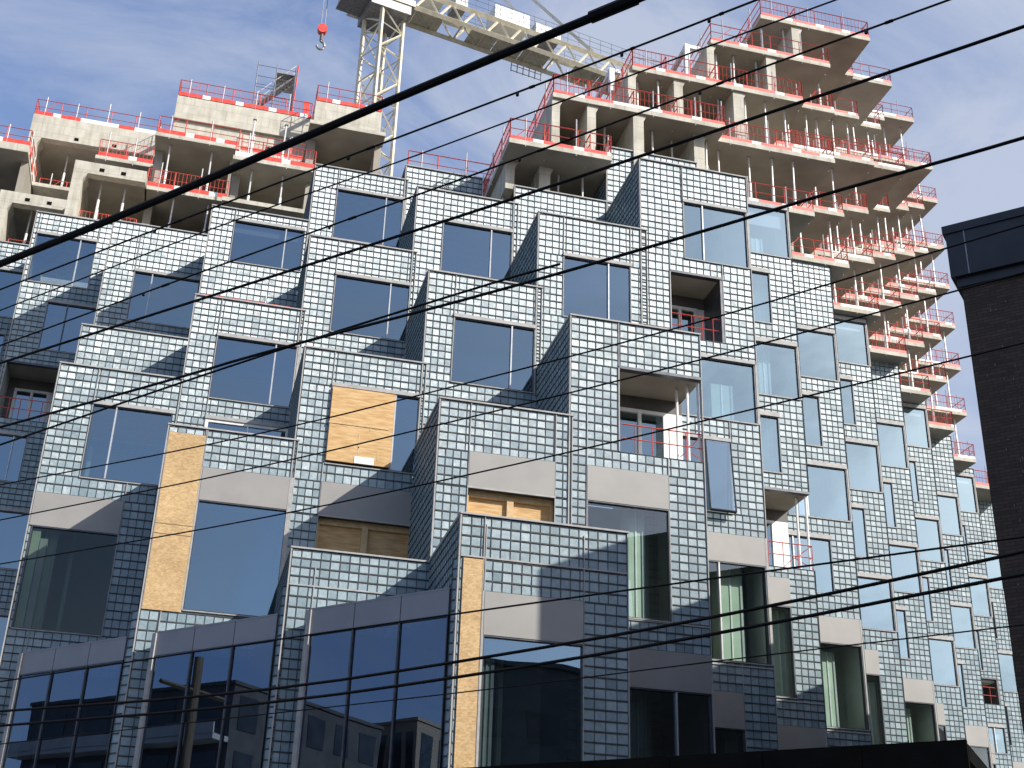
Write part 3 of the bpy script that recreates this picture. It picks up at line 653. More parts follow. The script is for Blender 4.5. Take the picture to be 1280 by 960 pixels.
def flat(u0, u1, j, k, depth=2.2, ups=0, walls=True, th=TH):
    z = SL(k); mb = MB(); c = MI['conc']; so = MI['conc2']
    mb.box(u0, u1, j, j+depth, z-th, z, c)
    mb.quad((u0+.01, j+.012, z-th-.001), (u1-.01, j+.012, z-th-.001), (u1-.01, j+depth, z-th-.001), (u0+.01, j+depth, z-th-.001), so)
    if ups: mb.box(u0+.001, u1-.001, j+.002, j+.12, z+.0005, z+ups, c)
    if walls:
        zb = SL(k-1)
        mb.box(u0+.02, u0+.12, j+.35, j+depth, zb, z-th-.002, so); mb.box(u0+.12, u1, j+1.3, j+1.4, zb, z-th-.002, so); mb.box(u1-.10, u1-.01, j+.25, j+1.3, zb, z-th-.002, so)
    mb.obj('floor_slab', BLD)
flat(-1.98, -.89, 7.32, 6); flat(-1.96, -.85, 7.27, 7); flat(-.9, .15, 6.3, 6); flat(-.85, .21, 7.35, 7); flat(-1.98, -.88, 7.0, 5)
flat(-1.81, .1, 7.95, 8, ups=.34); flat(.1, 1.05, 7.5, 8, ups=.34, th=.2); flat(.0, 1.0, 6.4, 7, ups=.0); flat(-2.75, -1.98, 8.05, 7); flat(-.95, .05, 6.0, 5); flat(.1, 1.1, 6.6, 6)
flat(1.0, 2.9, 4.6, 4, walls=False)
mb = MB(); mb.box(-1.80, .09, 8.0, 8.12, SL(7)+.002, SL(8)-TH-.002, MI['conc']); mb.box(.105, 1.045, 7.508, 7.62, SL(7)-.3, SL(8)-.202, MI['conc']); mb.box(1.0, 1.045, 7.62, 9, SL(7)-.3, SL(8)-.202, MI['conc']); mb.obj('concrete_wall', BLD)
for u_, j_, z_ in ((-1.2, 8.0, SL(8)-.35), (-.5, 8.0, SL(8)-.3), (.35, 7.508, SL(8)-.1), (.8, 7.508, SL(8)-.05)):
    q = MB(); q.box(u_, u_+.06, j_-.004, j_+.01, z_, z_+.05, MI['black']); q.obj('formwork_pocket', BLD)
p_ = at_z(36, 186, SL(7)); flat(p_[0]-1.3, p_[0], p_[1], 7, ups=.06)
guardrail([(p_[0]-1.28, p_[1]+.01), (p_[0]-.01, p_[1]+.01), (p_[0]-.01, p_[1]+1)], 'red guardrail on the concrete roof cut by the left edge of the photo', SL(7)+.06, bars=False)
for pts, z, lab in (
    ([(-3.8, 10.5), (-3.82, 9.008), (-2.06, 9.008), (-2.07, 10)], SL(8)+.33, 'red guardrail on the leftmost full roof edge of pale concrete'),
    ([(-1.79, 9), (-1.8, 7.958), (.08, 7.958)], SL(8)+.34, 'red guardrail on the high left roof beside the metal stair'),
    ([(.12, 8.4), (.11, 7.508), (1.04, 7.508), (1.03, 8.6)], SL(8)+.34, 'red guardrail on the concrete roof in front of the crane mast'),
    ([(-1.94, 7.278), (-.87, 7.278)], SL(7), 'red guardrail on the ledge below the metal stair'),
    ([(-1.96, 7.328), (-.92, 7.328)], SL(6), 'red guardrail in the shaded floor left of centre, under the roof ledges'),
    ([(-.88, 6.308), (.12, 6.308)], SL(6), 'red guardrail in the shaded floor just left of the topmost glass block box'),
    ([(-.83, 7.358), (.18, 7.358)], SL(7), 'red guardrail on the second ledge right of the metal stair'),
    ([(-2.72, 8.058), (-2.0, 8.058)], SL(7), 'red guardrail on the small concrete ledge between two frames'),
    ([(-2.7, 7.3), (-2.0, 7.3)], SL(5), 'red guardrail inside the lower right concrete frame at upper left'),
    ([(-3.65, 8.3), (-2.95, 8.3)], SL(5), 'red guardrail inside the leftmost concrete frame'),
    ([(-3.6, 9.3), (-2.1, 9.3)], SL(7), 'red guardrail inside the tall concrete frame at upper left'),
    ([(1.0, 4.06), (2.0, 4.06)], 8.43, 'red guardrail on the roof edge above the middle glass block boxes'),
    ([(-.95, 5.3), (.05, 5.3)], SL(4)-.35, 'red guardrail behind the parapet left of the topmost glass block box')):
    guardrail(pts, lab, z, toe=z > SL(4)+.3, hi=.27)
for pts, z, lab in (([(-1.95, 3.3), (-1.05, 3.3)], 4.86, 'low red rail behind the parapet above the left chipboard sheet'),
    ([(-.95, 3.1), (-.05, 3.1)], 5.78, 'low red rail behind the parapet under an upper left window'),
    ([(.05, 2.4), (.95, 2.4)], 4.84, 'low red rail behind the parapet above the cracked plywood window'),
    ([(-2.95, 6.3), (-2.05, 6.3)], 8.14, 'low red rail on the box roof at far left'),
    ([(1.05, 1.4), (1.95, 1.4)], 4.05, 'low red rail behind the parapet of the middle box with the timber stud')):
    guardrail(pts, lab, z, toe=False, hi=.22, bars=False, up=True)
for u, v, k, w in ((-2.5, 7.25, 6, 'in the lower right concrete frame at upper left'), (-2.2, 7.25, 6, 'in the lower right concrete frame at upper left'), (-3.45, 8.3, 6, 'in the leftmost concrete frame'), (-3.1, 8.3, 6, 'in the leftmost concrete frame'),
    (-3.3, 9.35, 8, 'in the tall concrete frame at upper left'), (-2.5, 9.35, 8, 'in the tall concrete frame at upper left'),
    (-1.75, 7.45, 7, 'on the shaded floor below the metal stair'), (-1.2, 7.45, 7, 'on the shaded floor below the metal stair'), (-1.6, 7.45, 6, 'on the dark floor left of the upper left window'), (-1.15, 7.45, 6, 'on the dark floor left of the upper left window'),
    (-.65, 6.5, 6, 'on the shaded floor left of the topmost box'), (-.25, 6.5, 6, 'on the shaded floor left of the topmost box'), (-.3, 6.55, 7, 'on the shaded floor left of the topmost box'), (-.7, 6.55, 7, 'on the shaded floor left of the topmost box')):
    shoring(u, v, SL(k-1), SL(k)-TH, w)
# ---- metal stair tower on the roof ----------------------------------------------------
def roofpt(x, y, j): return at_v(x, y, j)
ST = thing('stair_tower', 'small grey metal access stair with a red pole standing on the left roof', 'stair tower', roofpt(335, 160, 8.3))
a = roofpt(313, 150, 8.3); c = roofpt(362, 150, 8.3); top = roofpt(340, 88, 8.3)[2]; zb = SL(8)
mb = MB()
for u in (a[0], (a[0]+c[0])/2, c[0]):
    for v in (8.3, 8.75): mb.bar((u, v, zb), (u, v, top+.12), .011, MI['steel'])
for z in [zb+.2*k for k in range(8)]:
    if z < top+.1:
        for v in (8.3, 8.75): mb.bar((a[0], v, z), (c[0], v, z), .008, MI['steel'])
        for u in (a[0], c[0]): mb.bar((u, 8.3, z), (u, 8.75, z), .008, MI['steel'])
mb.obj('scaffold_frame', ST)
mb = MB(); n = 12
for q, (zz0, zz1) in enumerate(((zb+.1, (zb+top)/2), ((zb+top)/2, top))):
    for k in range(n):
        s = k/n; u = a[0]+(c[0]-a[0])*(s if q else 1-s); z = zz0+(zz1-zz0)*s; v0_ = 8.34 if q else 8.55
        mb.box(u-.02, u+.02, v0_, v0_+.17, z, z+.012, MI['steel'])
    e0, e1 = (a[0], c[0]) if q else (c[0], a[0])
    for v0_ in ((8.34, 8.51) if q else (8.55, 8.72)): mb.bar((e0, v0_, zz0), (e1, v0_, zz1), .018, MI['steel']); mb.bar((e0, v0_, zz0+.2), (e1, v0_, zz1+.2), .009, MI['post'])
mb.box((a[0]+c[0])/2, c[0], 8.3, 8.75, top-.02, top, MI['steel']); mb.obj('stair_flight', ST)
mb = MB(); mb.bar((c[0]+.01, 8.28, zb), (c[0]+.03, 8.28, roofpt(365, 82, 8.3)[2]), .014, MI['red']); mb.obj('red_pole', ST)
p = roofpt(381, 150, 8.2); q = roofpt(381, 126, 8.2)
mb = MB(); mb.box(p[0]-.045, p[0]+.045, 8.2, 8.25, SL(8)+.3, q[2], MI['red']); tag(mb.obj('guard_panel'), 'upright red panel standing on the roof edge right of the metal stair', 'panel')
# steel frames on tower roofs
for (x0, y0, x1, y1, j, lab) in ((856, 54, 880, 60, 3.6, 'white steel portal on the tower step right of the crane arm, the higher of two'), (762, 84, 776, 88, 3.4, 'short white steel portal beside the end of the crane arm')):
    p = at_v(x0, y0, j); q = at_v(x1, y1, j); zb = at_v(x0, 104 if x0 > 800 else 112, j)[2]
    o = thing('steel_portal', lab, 'steel frame', (p[0], j, zb)); mb = MB(); mb.box(p[0], p[0]+.06, j, j+.06, zb, p[2], MI['post']); mb.obj('post', o)
    mb = MB(); mb.box(p[0]+.06, q[0], j+.005, j+.055, p[2]-.05, p[2]-.002, MI['white']); mb.box(p[0]+.005, p[0]+.055, j+.06, j+.8, p[2]-.06, p[2]-.003, MI['post']); mb.obj('beam', o)
# ---------------------------------------------------------------- tower crane
D = 17.0
r = ray(473, 100); h = math.hypot(r[0], r[1]); cu, cv = r[0]/h*D-U0, r[1]/h*D-V0
CR = thing('tower_crane', 'cream lattice tower crane rising behind the building', 'crane', (cu, cv, GZ))
th = math.radians(45-13); hs = .225
zt = .872*D
def cc(x, y): # mast local
    aa = math.atan2(cv+V0, cu+U0)-math.pi/2
    ang = math.radians(38)+aa
    return (cu+x*math.cos(ang)-y*math.sin(ang), cv+x*math.sin(ang)+y*math.cos(ang))
mb = MB(); cr = MI['crane']
corners = [cc(-hs, -hs), cc(hs, -hs), cc(hs, hs), cc(-hs, hs)]
for x, y in corners: mb.bar((x, y, GZ), (x, y, zt), .05, cr)
z = 4.0; step = .5; k = 0
while z < zt-.01:
    z2 = min(zt, z+step)
    for q in range(4):
        A, B_ = corners[q], corners[(q+1) % 4]
        mb.bar((*A, z), (*B_, z), .02, cr)
        if k % 2 == 0: mb.bar((*A, z), (*B_, z2), .024, cr)
        else: mb.bar((*B_, z), (*A, z2), .024, cr)
    z = z2; k += 1
mb.obj('mast', CR)
mb = MB()
for zl in (10.9, 12.3):
    x0, y0 = cc(-.18, -.18); mb.box(cu-.16, cu+.16, cv-.16, cv+.16, zl, zl+.03, MI['steel'])
    mb.bar((cu-.12, cv-.1, zl), (cu+.12, cv+.1, zl-1.3), .02, MI['steel']); mb.bar((cu-.05, cv-.15, zl), (cu+.19, cv+.05, zl-1.3), .02, MI['steel'])
mb.obj('ladder_platform', CR)
e = at_z(748, 101, zt+.25); du, dv = e[0]-cu, e[1]-cv; Lh = math.hypot(du, dv); du /= Lh; dv /= Lh
def J(s, x, z): return (cu+du*s-dv*x, cv+dv*s+du*x, zt+.25+z)
mb = MB(); Lc = Lh+1.2; w2 = .22; 
for x in (-w2, w2):
    mb.bar(J(-.3, x, .34), J(Lc, x, .34), .085, cr); mb.bar(J(-.3, x, 0), J(Lc, x, 0), .075, cr)
n = int(Lc/.42)
for k in range(n):
    s0, s1 = Lc*k/n, Lc*(k+1)/n
    for x in (-w2, w2):
        mb.bar(J(s0, x, 0), J((s0+s1)/2, x, .34), .032, cr); mb.bar(J((s0+s1)/2, x, .34), J(s1, x, 0), .032, cr)
    mb.bar(J(s0, -w2, 0), J(s0, w2, 0), .022, cr); mb.bar(J(s0, -w2, 0), J(s1, w2, 0), .018, cr)
for k in range(int(Lc/.5)):
    if k % 4 != 2:
        q0_, q1_ = .5*k, .5*k+.49; n_ = len(mb.v); mb.v += [J(q0_, -.2, .02), J(q1_, -.2, .02), J(q1_, .2, .02), J(q0_, .2, .02)]; mb.f.append((n_, n_+1, n_+2, n_+3)); mb.m.append(MI['crane']); mb.r.append(0)
mb.obj('counter_jib', CR)
mb = MB(); mb.box(0, 1, 0, 1, 0, 1, 0); mb = MB()
def ob(mb, s0, s1, x0, x1, z0, z1, m):
    n = len(mb.v); mb.v += [J(s0,x0,z0),J(s1,x0,z0),J(s1,x1,z0),J(s0,x1,z0),J(s0,x0,z1),J(s1,x0,z1),J(s1,x1,z1),J(s0,x1,z1)]
    for q in ((3,2,1,0),(4,5,6,7),(0,1,5,4),(1,2,6,5),(2,3,7,6),(3,0,4,7)): mb.f.append(tuple(n+i for i in q)); mb.m.append(MI[m]); mb.r.append(0)
def along(x): # distance along jib whose image x is given
    lo, hi = 0., Lc+2
    rr = None
    for _ in range(40):
        m_ = (lo+hi)/2; p = J(m_, 0, .2); px = project(p)[0]
        if px < x: lo = m_
        else: hi = m_
    return lo
def project(p):
    u, v, z = p[0]+U0, p[1]+V0, p[2]
    X = math.sin(YAW)*u-math.cos(YAW)*v; wy = math.cos(YAW)*u+math.sin(YAW)*v
    cp, sp = math.cos(PITCH), math.sin(PITCH); Z = wy*cp+z*sp; Y = (wy*sp-z*cp)/Z; X /= Z
    c_, s_ = math.cos(ROLL), math.sin(ROLL)
    return (640+F*(c_*X-s_*Y), 480+F*(s_*X+c_*Y))
for (xa, xb, hh, m_, nm) in ((525, 551, .42, 'cranebox', 'machinery_cabinet'), (563, 578, .25, 'steel', 'winch_frame'), (612, 655, .30, 'cranebox', 'machinery_cabinet'), (663, 694, .22, 'steel', 'winch_frame'), (790, 850, -.9, 'dark', 'counterweight')):
    mb = MB(); ob(mb, along(xa), along(xb), -.2, .16, .40, .40+hh, m_); mb.obj(nm, CR)
mb = MB(); 
for x in (-.27, .27):
    for z in (.44, .56, .66): mb.bar(J(0, x, z), J(Lc, x, z), .007, MI['steel'])
    for k in range(24): mb.bar(J(Lc*k/24, x, .36), J(Lc*k/24, x, .66), .007, MI['steel'])
mb.obj('walkway_railing', CR)
mb = MB(); s0 = along(647); s1 = along(684)
for k in range(6): mb.bar(J(s0+(s1-s0)*k/5, w2, .0), J(s0+(s1-s0)*k/5, w2+.02, -.22), .012, MI['steel'])
mb.bar(J(s0, w2, -.22), J(s1, w2, -.22), .014, MI['steel']); mb.bar(J(s0, w2, -.1), J(s1, w2, -.1), .012, MI['steel']); mb.obj('hanging_ladder', CR)
mb = MB()
apex = (cu+du*.2, cv+dv*.2, zt+3.0)
mb.bar(J(.25, -.2, .35), apex, .05, cr); mb.bar(J(.25, .2, .35), apex, .05, cr); mb.bar(J(-.2, 0, .35), apex, .05, cr); mb.obj('apex_frame', CR)
for x, xe in ((-.2, 735), (.2, 700)):
    mb = MB(); mb.bar(apex, J(along(xe), x, .4), .055, MI['cranebox']); mb.obj('tie_bar', CR)
mb = MB()
ob(mb, -.45, .40, -.36, .36, -.12, .0, 'crane'); ob(mb, -.34, .34, -.34, .34, -.3, -.12, 'steel'); ob(mb, -.75, -.3, -.28, .28, -.14, -.1, 'steel'); ob(mb, -.72, -.35, -.30, -.27, -.1, .1, 'crane'); ob(mb, -.72, -.35, .27, .30, -.1, .1, 'crane'); ob(mb, -.62, -.30, -.6, -.15, .0, .45, 'cranebox'); ob(mb, -.5, .2, .2, .5, .0, .12, 'crane'); mb.obj('slewing_platform', CR)
mb = MB()
Lj = 9.0
for x, z in ((-.2, .35), (.2, .35), (0, .75)): mb.bar(J(-.4, x, z), J(-Lj, x, z), .04, cr)
for k in range(24):
    s0, s1 = -.4-(Lj-.4)*k/24, -.4-(Lj-.4)*(k+1)/24
    for x in (-.2, .2): mb.bar(J(s0, x, .35), J((s0+s1)/2, 0, .75), .018, cr); mb.bar(J((s0+s1)/2, 0, .75), J(s1, x, .35), .018, cr)
    mb.bar(J(s0, -.2, .35), J(s1, .2, .35), .016, cr)
mb.obj('main_jib', CR)
# hook hanging under the jib
best = min((abs(project(J(-s*.05, 0, .3))[0]-410), s) for s in range(8, 170))[1]*.05
hp = J(-best, 0, .3); dd = math.hypot(hp[0]+U0, hp[1]+V0)
def hz(y): 
    rr = ray(409, y); return rr[2]/math.hypot(rr[0], rr[1])*dd
mb = MB()
for x in (-.03, .03): mb.tube([(hp[0]+x, hp[1], hp[2]), (hp[0]+x, hp[1], hz(36))], .006, MI['steel'], 5)
mb.obj('hoist_rope', CR)
mb = MB(); zz = hz(38); rr_ = (hz(32)-hz(43))/2
n0 = len(mb.v)
for v in (-.05, .05):
    for k in range(14):
        an = 2*math.pi*k/14; mb.v.append((hp[0]+math.cos(an)*rr_*.85, hp[1]+v, zz+math.sin(an)*rr_))
for k in range(14): mb.f.append((n0+k, n0+(k+1) % 14, n0+14+(k+1) % 14, n0+14+k)); mb.m.append(MI['red']); mb.r.append(0)
mb.f += [tuple(range(n0, n0+14)), tuple(range(n0+14, n0+28))]; mb.m += [MI['red']]*2; mb.r += [0, 0]
mb.tube([(hp[0], hp[1], zz-rr_), (hp[0], hp[1], hz(52))], .03, MI['dark'], 6)
pts = [(hp[0]+.06*math.sin(a_), hp[1], hz(58)+.075*math.cos(a_)) for a_ in [x*.35 for x in range(0, 14)]]
mb.tube(pts, .02, MI['steel'], 6); mb.tube([(hp[0], hp[1], hz(52)), (hp[0], hp[1], hz(58)+.075)], .02, MI['steel'], 6); mb.obj('hook_block', CR, 'red hook block hanging on its rope')
# ---------------------------------------------------------------- dark brick building on the right
DB = thing('brick_building', 'dark brick building with a black metal cornice at the right edge', 'building', (4.17+3-U0, 5.95+3-V0, GZ))
def PQ(p, q, z): return ((p+q)/2**.5-U0, (p-q)/2**.5-V0, z)
def pqbox(mb, p0, p1, q0, q1, z0, z1, m):
    n = len(mb.v); mb.v += [PQ(p0,q0,z0),PQ(p1,q0,z0),PQ(p1,q1,z0),PQ(p0,q1,z0),PQ(p0,q0,z1),PQ(p1,q0,z1),PQ(p1,q1,z1),PQ(p0,q1,z1)]
    for f_ in ((0,1,2,3),(7,6,5,4),(4,5,1,0),(5,6,2,1),(6,7,3,2),(7,4,0,3)): mb.f.append(tuple(n+i for i in f_)); mb.m.append(MI[m]); mb.r.append(0)
p0 = 7.16; q0 = -1.235
mb = MB(); 
pqbox(mb, p0, p0+9, q0, q0+.62, GZ, 4.04, 'brick'); pqbox(mb, p0, p0+9, q0+1.1, q0+4, GZ, 4.04, 'brick'); pqbox(mb, p0, p0+9, q0+.62, q0+1.1, 3.93, 4.04, 'brick'); pqbox(mb, p0+.12, p0+8.8, q0+.62, q0+1.1, GZ, 3.93, 'dark')
mb.obj('wall', DB)
mb = MB(); pqbox(mb, p0-.022, p0+9, q0-.02, q0+4, 4.04, 4.10, 'cornice'); pqbox(mb, p0-.05, p0+9, q0-.045, q0+4, 4.10, 4.40, 'cornice'); pqbox(mb, p0-.06, p0+9, q0-.06, q0+4, 4.40, 4.455, 'cornice')
for q in (q0+.06, q0+.52, q0+1.0): pqbox(mb, p0-.0535, p0-.0495, q, q+.006, 4.10, 4.40, 'steel')
mb.obj('cornice', DB)
mb = MB(); pqbox(mb, p0+.06, p0+.08, q0+.635, q0+1.1, .5, 3.93, 'bglass'); o = mb.obj('window', DB)
mb = MB(); pqbox(mb, p0-.004, p0+.06, q0+.62, q0+.634, .5, 3.93, 'trim'); mb.obj('window_frame', o)
mb = MB()
for k in range(70):
    q = q0+random.choice((.06, .10, .14, .45, .5, .2, .3))+random.uniform(0, .12); z = random.uniform(1.6, 3.9); w = random.uniform(.004, .009)
    if q0+.6 < q+w: continue
    pqbox(mb, p0-.004, p0+.002, q, q+w, z, z+random.uniform(.006, .022), 'wood')
mb.obj('sun_flecks', DB)  # sun flecks on the brick, drawn as small coloured patches
# ---------------------------------------------------------------- black hoarding along the pavement
zc = .84
L0 = at_z(730, 951, zc); R0 = at_z(1208, 924, zc); ex = ((R0[0]-L0[0]), (R0[1]-L0[1])); Lx = math.hypot(*ex); ex = (ex[0]/Lx, ex[1]/Lx); nx = (-ex[1], ex[0])
HO = thing('hoarding', 'black panelled sidewalk hoarding along the bottom right of the photo', 'hoarding', (L0[0], L0[1], GZ))
def hbox(mb, s0, s1, d0, d1, z0, z1, m):
    P = lambda s, d, z: (R0[0]-ex[0]*s+nx[0]*d, R0[1]-ex[1]*s+nx[1]*d, z)
    n = len(mb.v); mb.v += [P(s0,d0,z0),P(s1,d0,z0),P(s1,d1,z0),P(s0,d1,z0),P(s0,d0,z1),P(s1,d0,z1),P(s1,d1,z1),P(s0,d1,z1)]
    for f_ in ((0,1,2,3),(7,6,5,4),(4,5,1,0),(5,6,2,1),(6,7,3,2),(7,4,0,3)): mb.f.append(tuple(n+i for i in f_)); mb.m.append(MI[m]); mb.r.append(0)
sj = [0]; 
while sj[-1] < 5: sj.append(sj[-1]+.32)
for s0, s1 in zip(sj, sj[1:]):
    mb = MB(); hbox(mb, s0+.001, s1-.001, 0, .02, GZ+.02, zc, 'black'); mb.obj('panel', HO)
mb = MB(); hbox(mb, 0, 5, .0205, .55, zc-.06, zc-.01, 'black')
for s in sj[::3]: hbox(mb, s+.02, s+.05, .5, .53, GZ, zc-.06, 'black')
mb.obj('canopy_deck', HO)
# ---------------------------------------------------------------- overhead cables
WIRES = [
 ([(0,330),(200,250),(400,163),(600,79),(745,20),(800,-3)], 5.2, 1.9, 'thick black cable bundle crossing the upper left of the sky'),
 ([(0,362),(325,237),(640,118),(800,57),(940,2)], 1.3, 2.1, 'thin cable with clips running just below the thick cable bundle'),
 ([(0,388),(300,272),(500,202),(640,150),(920,45),(1045,0)], 1.0, 2.2, 'thin cable crossing the crane mast foot and the topmost tower slab'),
 ([(0,432),(300,322),(620,209),(920,96),(1187,0)], 1.25, 2.4, 'thin knotted cable ending at the top edge right of the tower'),
 ([(0,454),(320,352),(620,256),(920,155),(1220,54),(1280,33)], 2.0, 2.0, 'medium black cable crossing from left middle to the top right corner'),
 ([(0,534),(225,472),(330,440),(620,365),(920,277),(1040,240),(1220,190),(1280,172)], 2.0, 2.3, 'medium sagging black cable passing over the balcony left of the tower'),
 ([(0,556),(47,540),(320,446),(620,352),(700,330)], 1.4, 2.35, 'black cable that meets the medium sagging cable near the left'),
 ([(0,606),(320,545),(620,470),(920,391),(1280,280)], 1.0, 3.0, 'thin wire crossing the cornice of the dark brick building'),
 ([(0,650),(300,590),(600,519),(920,439),(1280,340)], 1.0, 3.05, 'thin wire reaching the dark brick building just under its cornice'),
 ([(0,705),(300,654),(600,591),(971,505),(1280,428)], 1.0, 3.1, 'thin wire reaching the dark brick building mid-wall'),
 ([(0,852),(320,803),(620,760),(920,719),(1064,700),(1280,671)], 1.2, 3.2, 'uppermost of the low wires crossing the shopfront fascia'),
 ([(0,889),(320,866),(620,820),(920,767),(1233,700),(1280,689)], 2.0, 3.25, 'upper of the two thick low cables across the shopfront glass'),
 ([(0,907),(320,882),(620,840),(920,788),(1280,717)], 2.0, 3.2, 'lower of the two thick low cables across the shopfront glass'),
 ([(0,930),(300,896),(620,861),(920,823),(1280,781)], .8, 3.4, 'thinnest and lowest wire above the black hoarding')]
for pts, rad, p, lab in WIRES:
    ext = lambda a_, c_, k: (a_[0]+(a_[0]-c_[0])*k, a_[1]+(a_[1]-c_[1])*k)
    d0 = math.hypot(pts[0][0]-pts[1][0], pts[0][1]-pts[1][1]); P_ = list(pts)
    if lab.startswith('black cable that'): pass
    else: P_ = P_+[ext(P_[-1], P_[-3], 1.0)]
    P_ = [ext(P_[0], P_[1], 400/d0)]+P_
    W3 = [Vector(at_p(x, y, p)) for x, y in P_]
    # smooth the polyline
    for _ in range(2):
        Q = [W3[0]]
        for a_, c_ in zip(W3, W3[1:]): Q += [a_.lerp(c_, .25), a_.lerp(c_, .75)]
        W3 = Q+[W3[-1]]
    zc_ = sum(p_.z*math.sin(PITCH)+ (math.cos(YAW)*(p_.x+U0)+math.sin(YAW)*(p_.y+V0))*math.cos(PITCH) for p_ in W3)/len(W3)
    mb = MB(); mb.tube([tuple(q) for q in W3], rad*zc_/F, MI['cable'], 7)
    if 'clips' in lab or 'knotted' in lab:
        for k in range(8, len(W3)-4, 3): mb.tube([tuple(W3[k]), tuple(W3[k]+Vector((0, 0, -.010)))], .004, MI['cable'], 5); mb.tube([tuple(W3[k].lerp(W3[k+1], .3)), tuple(W3[k].lerp(W3[k+1], .42))], rad*zc_/F*1.45, MI['cable'], 6)
    if 'thick black' in lab:
        a_ = Vector(at_p(738, 22, p)); c_ = Vector(at_p(796, -2, p)); mb.tube([tuple(a_), tuple(a_.lerp(c_, .3)), tuple(c_)], rad*zc_/F*1.35, MI['cable'], 8)
    tag(mb.obj('overhead_cable'), lab, 'cable', 'overhead cables')
# ---------------------------------------------------------------- ground, street, houses across the street (seen in the glass)
def sheet(name, pts, z, m):
    mb = MB(); mb.quad(*[(p[0], p[1], GZ+z/M) for p in pts], MI[m]); return struct(mb.obj(name))
sheet('ground', [(-150, -150), (150, -150), (150, 150), (-150, 150)], 0, 'asphalt')
def pqsheet(name, p0, p1, q0, q1, h, m):
    mb = MB(); pqbox(mb, p0, p1, q0, q1, GZ+.001, GZ+h/M, m); return struct(mb.obj(name))
pqsheet('pavement', 5.6, 6.9, -40, -2.0, .13, 'walk'); pqsheet('pavement', -1.2, .6, -40, 30, .13, 'walk')
SM = (1.0+U0+V0)/2**.5   # shopfront plane, p coordinate
def mirrored(x, y, d):
    r_ = ray(x, y); h_ = math.hypot(r_[0], r_[1]); u, v, z = r_[0]/h_*d, r_[1]/h_*d, r_[2]/h_*d
    p = (u+v)/2**.5; q = (u-v)/2**.5
    return 2*SM-p, q, z
def house(name, label, p0, p1, q0, q1, z1, m, rows, bays, balc=False, face='p'):
    o = thing(name, label, 'building', PQ((p0+p1)/2, (q0+q1)/2, GZ)); mb = MB(); pqbox(mb, p0, p1, q0, q1, GZ, z1, m); mb.obj('wall', o)
    mb = MB(); pqbox(mb, p0-.03, p1+.03, q0-.03, q1+.03, z1, z1+.06, m); mb.obj('roof_edge', o)
    fh = (z1-GZ)/rows
    for rr in range(1, rows):
        zb = GZ+fh*rr+.22*fh
        mb = MB()
        for k in range(bays):
            w = (q1-q0)/bays; a_ = q0+w*(k+.2); pqbox(mb, p1-.02, p1+.012, a_, a_+w*.6, zb, zb+fh*.6, 'bglass')
            w = (p1-p0)/bays; a_ = p0+w*(k+.2); pqbox(mb, a_, a_+w*.6, q1-.02, q1+.013, zb, zb+fh*.6, 'bglass'); pqbox(mb, a_, a_+w*.6, q0-.013, q0+.02, zb, zb+fh*.6, 'bglass')
        mb.obj('window_row', o)
        if balc:
            mb = MB(); pqbox(mb, p1, p1+.35, q0, q1, GZ+fh*rr-.05, GZ+fh*rr+.04, 'pale'); pqbox(mb, p1+.32, p1+.35, q0, q1, GZ+fh*rr+.02, GZ+fh*rr+.22, 'pale'); mb.obj('balcony', o)
    return o
a = mirrored(40, 880, 24); c = mirrored(330, 905, 24); zr = mirrored(190, 868, 24)[2]
pm = (a[0]+c[0])/2
house('apartment_block', 'dark apartment block with long pale balconies, seen reflected in the left shopfront glass', min(pm-4, -1.3), min(pm, 2.0) if pm < 2 else -1.3, min(a[1], c[1])-1.5, max(a[1], c[1])+.5, zr, 'dark', 6, 5, True)
a = mirrored(385, 900, 26); c = mirrored(522, 915, 26); zr = mirrored(450, 897, 26)[2]
house('brick_house', 'tan brick building, seen reflected in the right shopfront glass', min(a[0], c[0])-4, min(a[0], c[0]), min(a[1], c[1]), max(a[1], c[1]), zr, 'tan', 5, 6)
# behind the camera, across the street from the boxes
def uvhouse(name, label, u0, u1, v0, v1, z1, m):
    o = thing(name, label, 'building', ((u0+u1)/2, (v0+v1)/2, GZ)); mb = MB(); mb.box(u0, u1, v0, v1, GZ, z1, MI[m]); mb.obj('wall', o)
    fh = .8; k = 1
    while GZ+fh*(k+1) < z1:
        mb = MB(); n = max(2, int((u1-u0)/.9))
        for x in range(n):
            a_ = u0+(u1-u0)*(x+.22)/n; mb.box(a_, a_+(u1-u0)/n*.56, v1-.01, v1+.012, GZ+fh*k+.2, GZ+fh*k+.65, MI['bglass'])
        mb.obj('window_row', o); k += 1
    mb = MB(); mb.box(u0-.04, u1+.04, v0-.04, v1+.04, z1, z1+.06, MI[m]); mb.obj('roof_edge', o)
    return o
VB = -V0-3.2
uvhouse('office_building', 'dark flat-roofed building behind the camera, seen only as a reflection', -3.2, 6.0, VB-4, VB, 4.9, 'dark')
uvhouse('office_building', 'taller dark building with a chimney behind the camera, seen only as a reflection', 6.2, 12.5, VB-4, VB, 5.3, 'dark')
uvhouse('office_building', 'low pale building behind the camera, seen only as a reflection', -9.5, -3.4, VB-4, VB, 3.2, 'pale')
P_ = mirrored(243, 880, 12)
o = thing('utility_pole', 'wooden utility pole, seen reflected in the shopfront glass', 'utility pole', PQ(P_[0], P_[1], GZ)); mb = MB(); x, y, _ = PQ(P_[0], P_[1], 0)
mb.tube([(x, y, GZ), (x, y, 2.9)], .04, MI['wood'], 10); mb.obj('pole', o); mb = MB(); mb.bar((x-.3, y-.3, 2.6), (x+.3, y+.3, 2.6), .03, MI['wood']); mb.obj('crossarm', o)
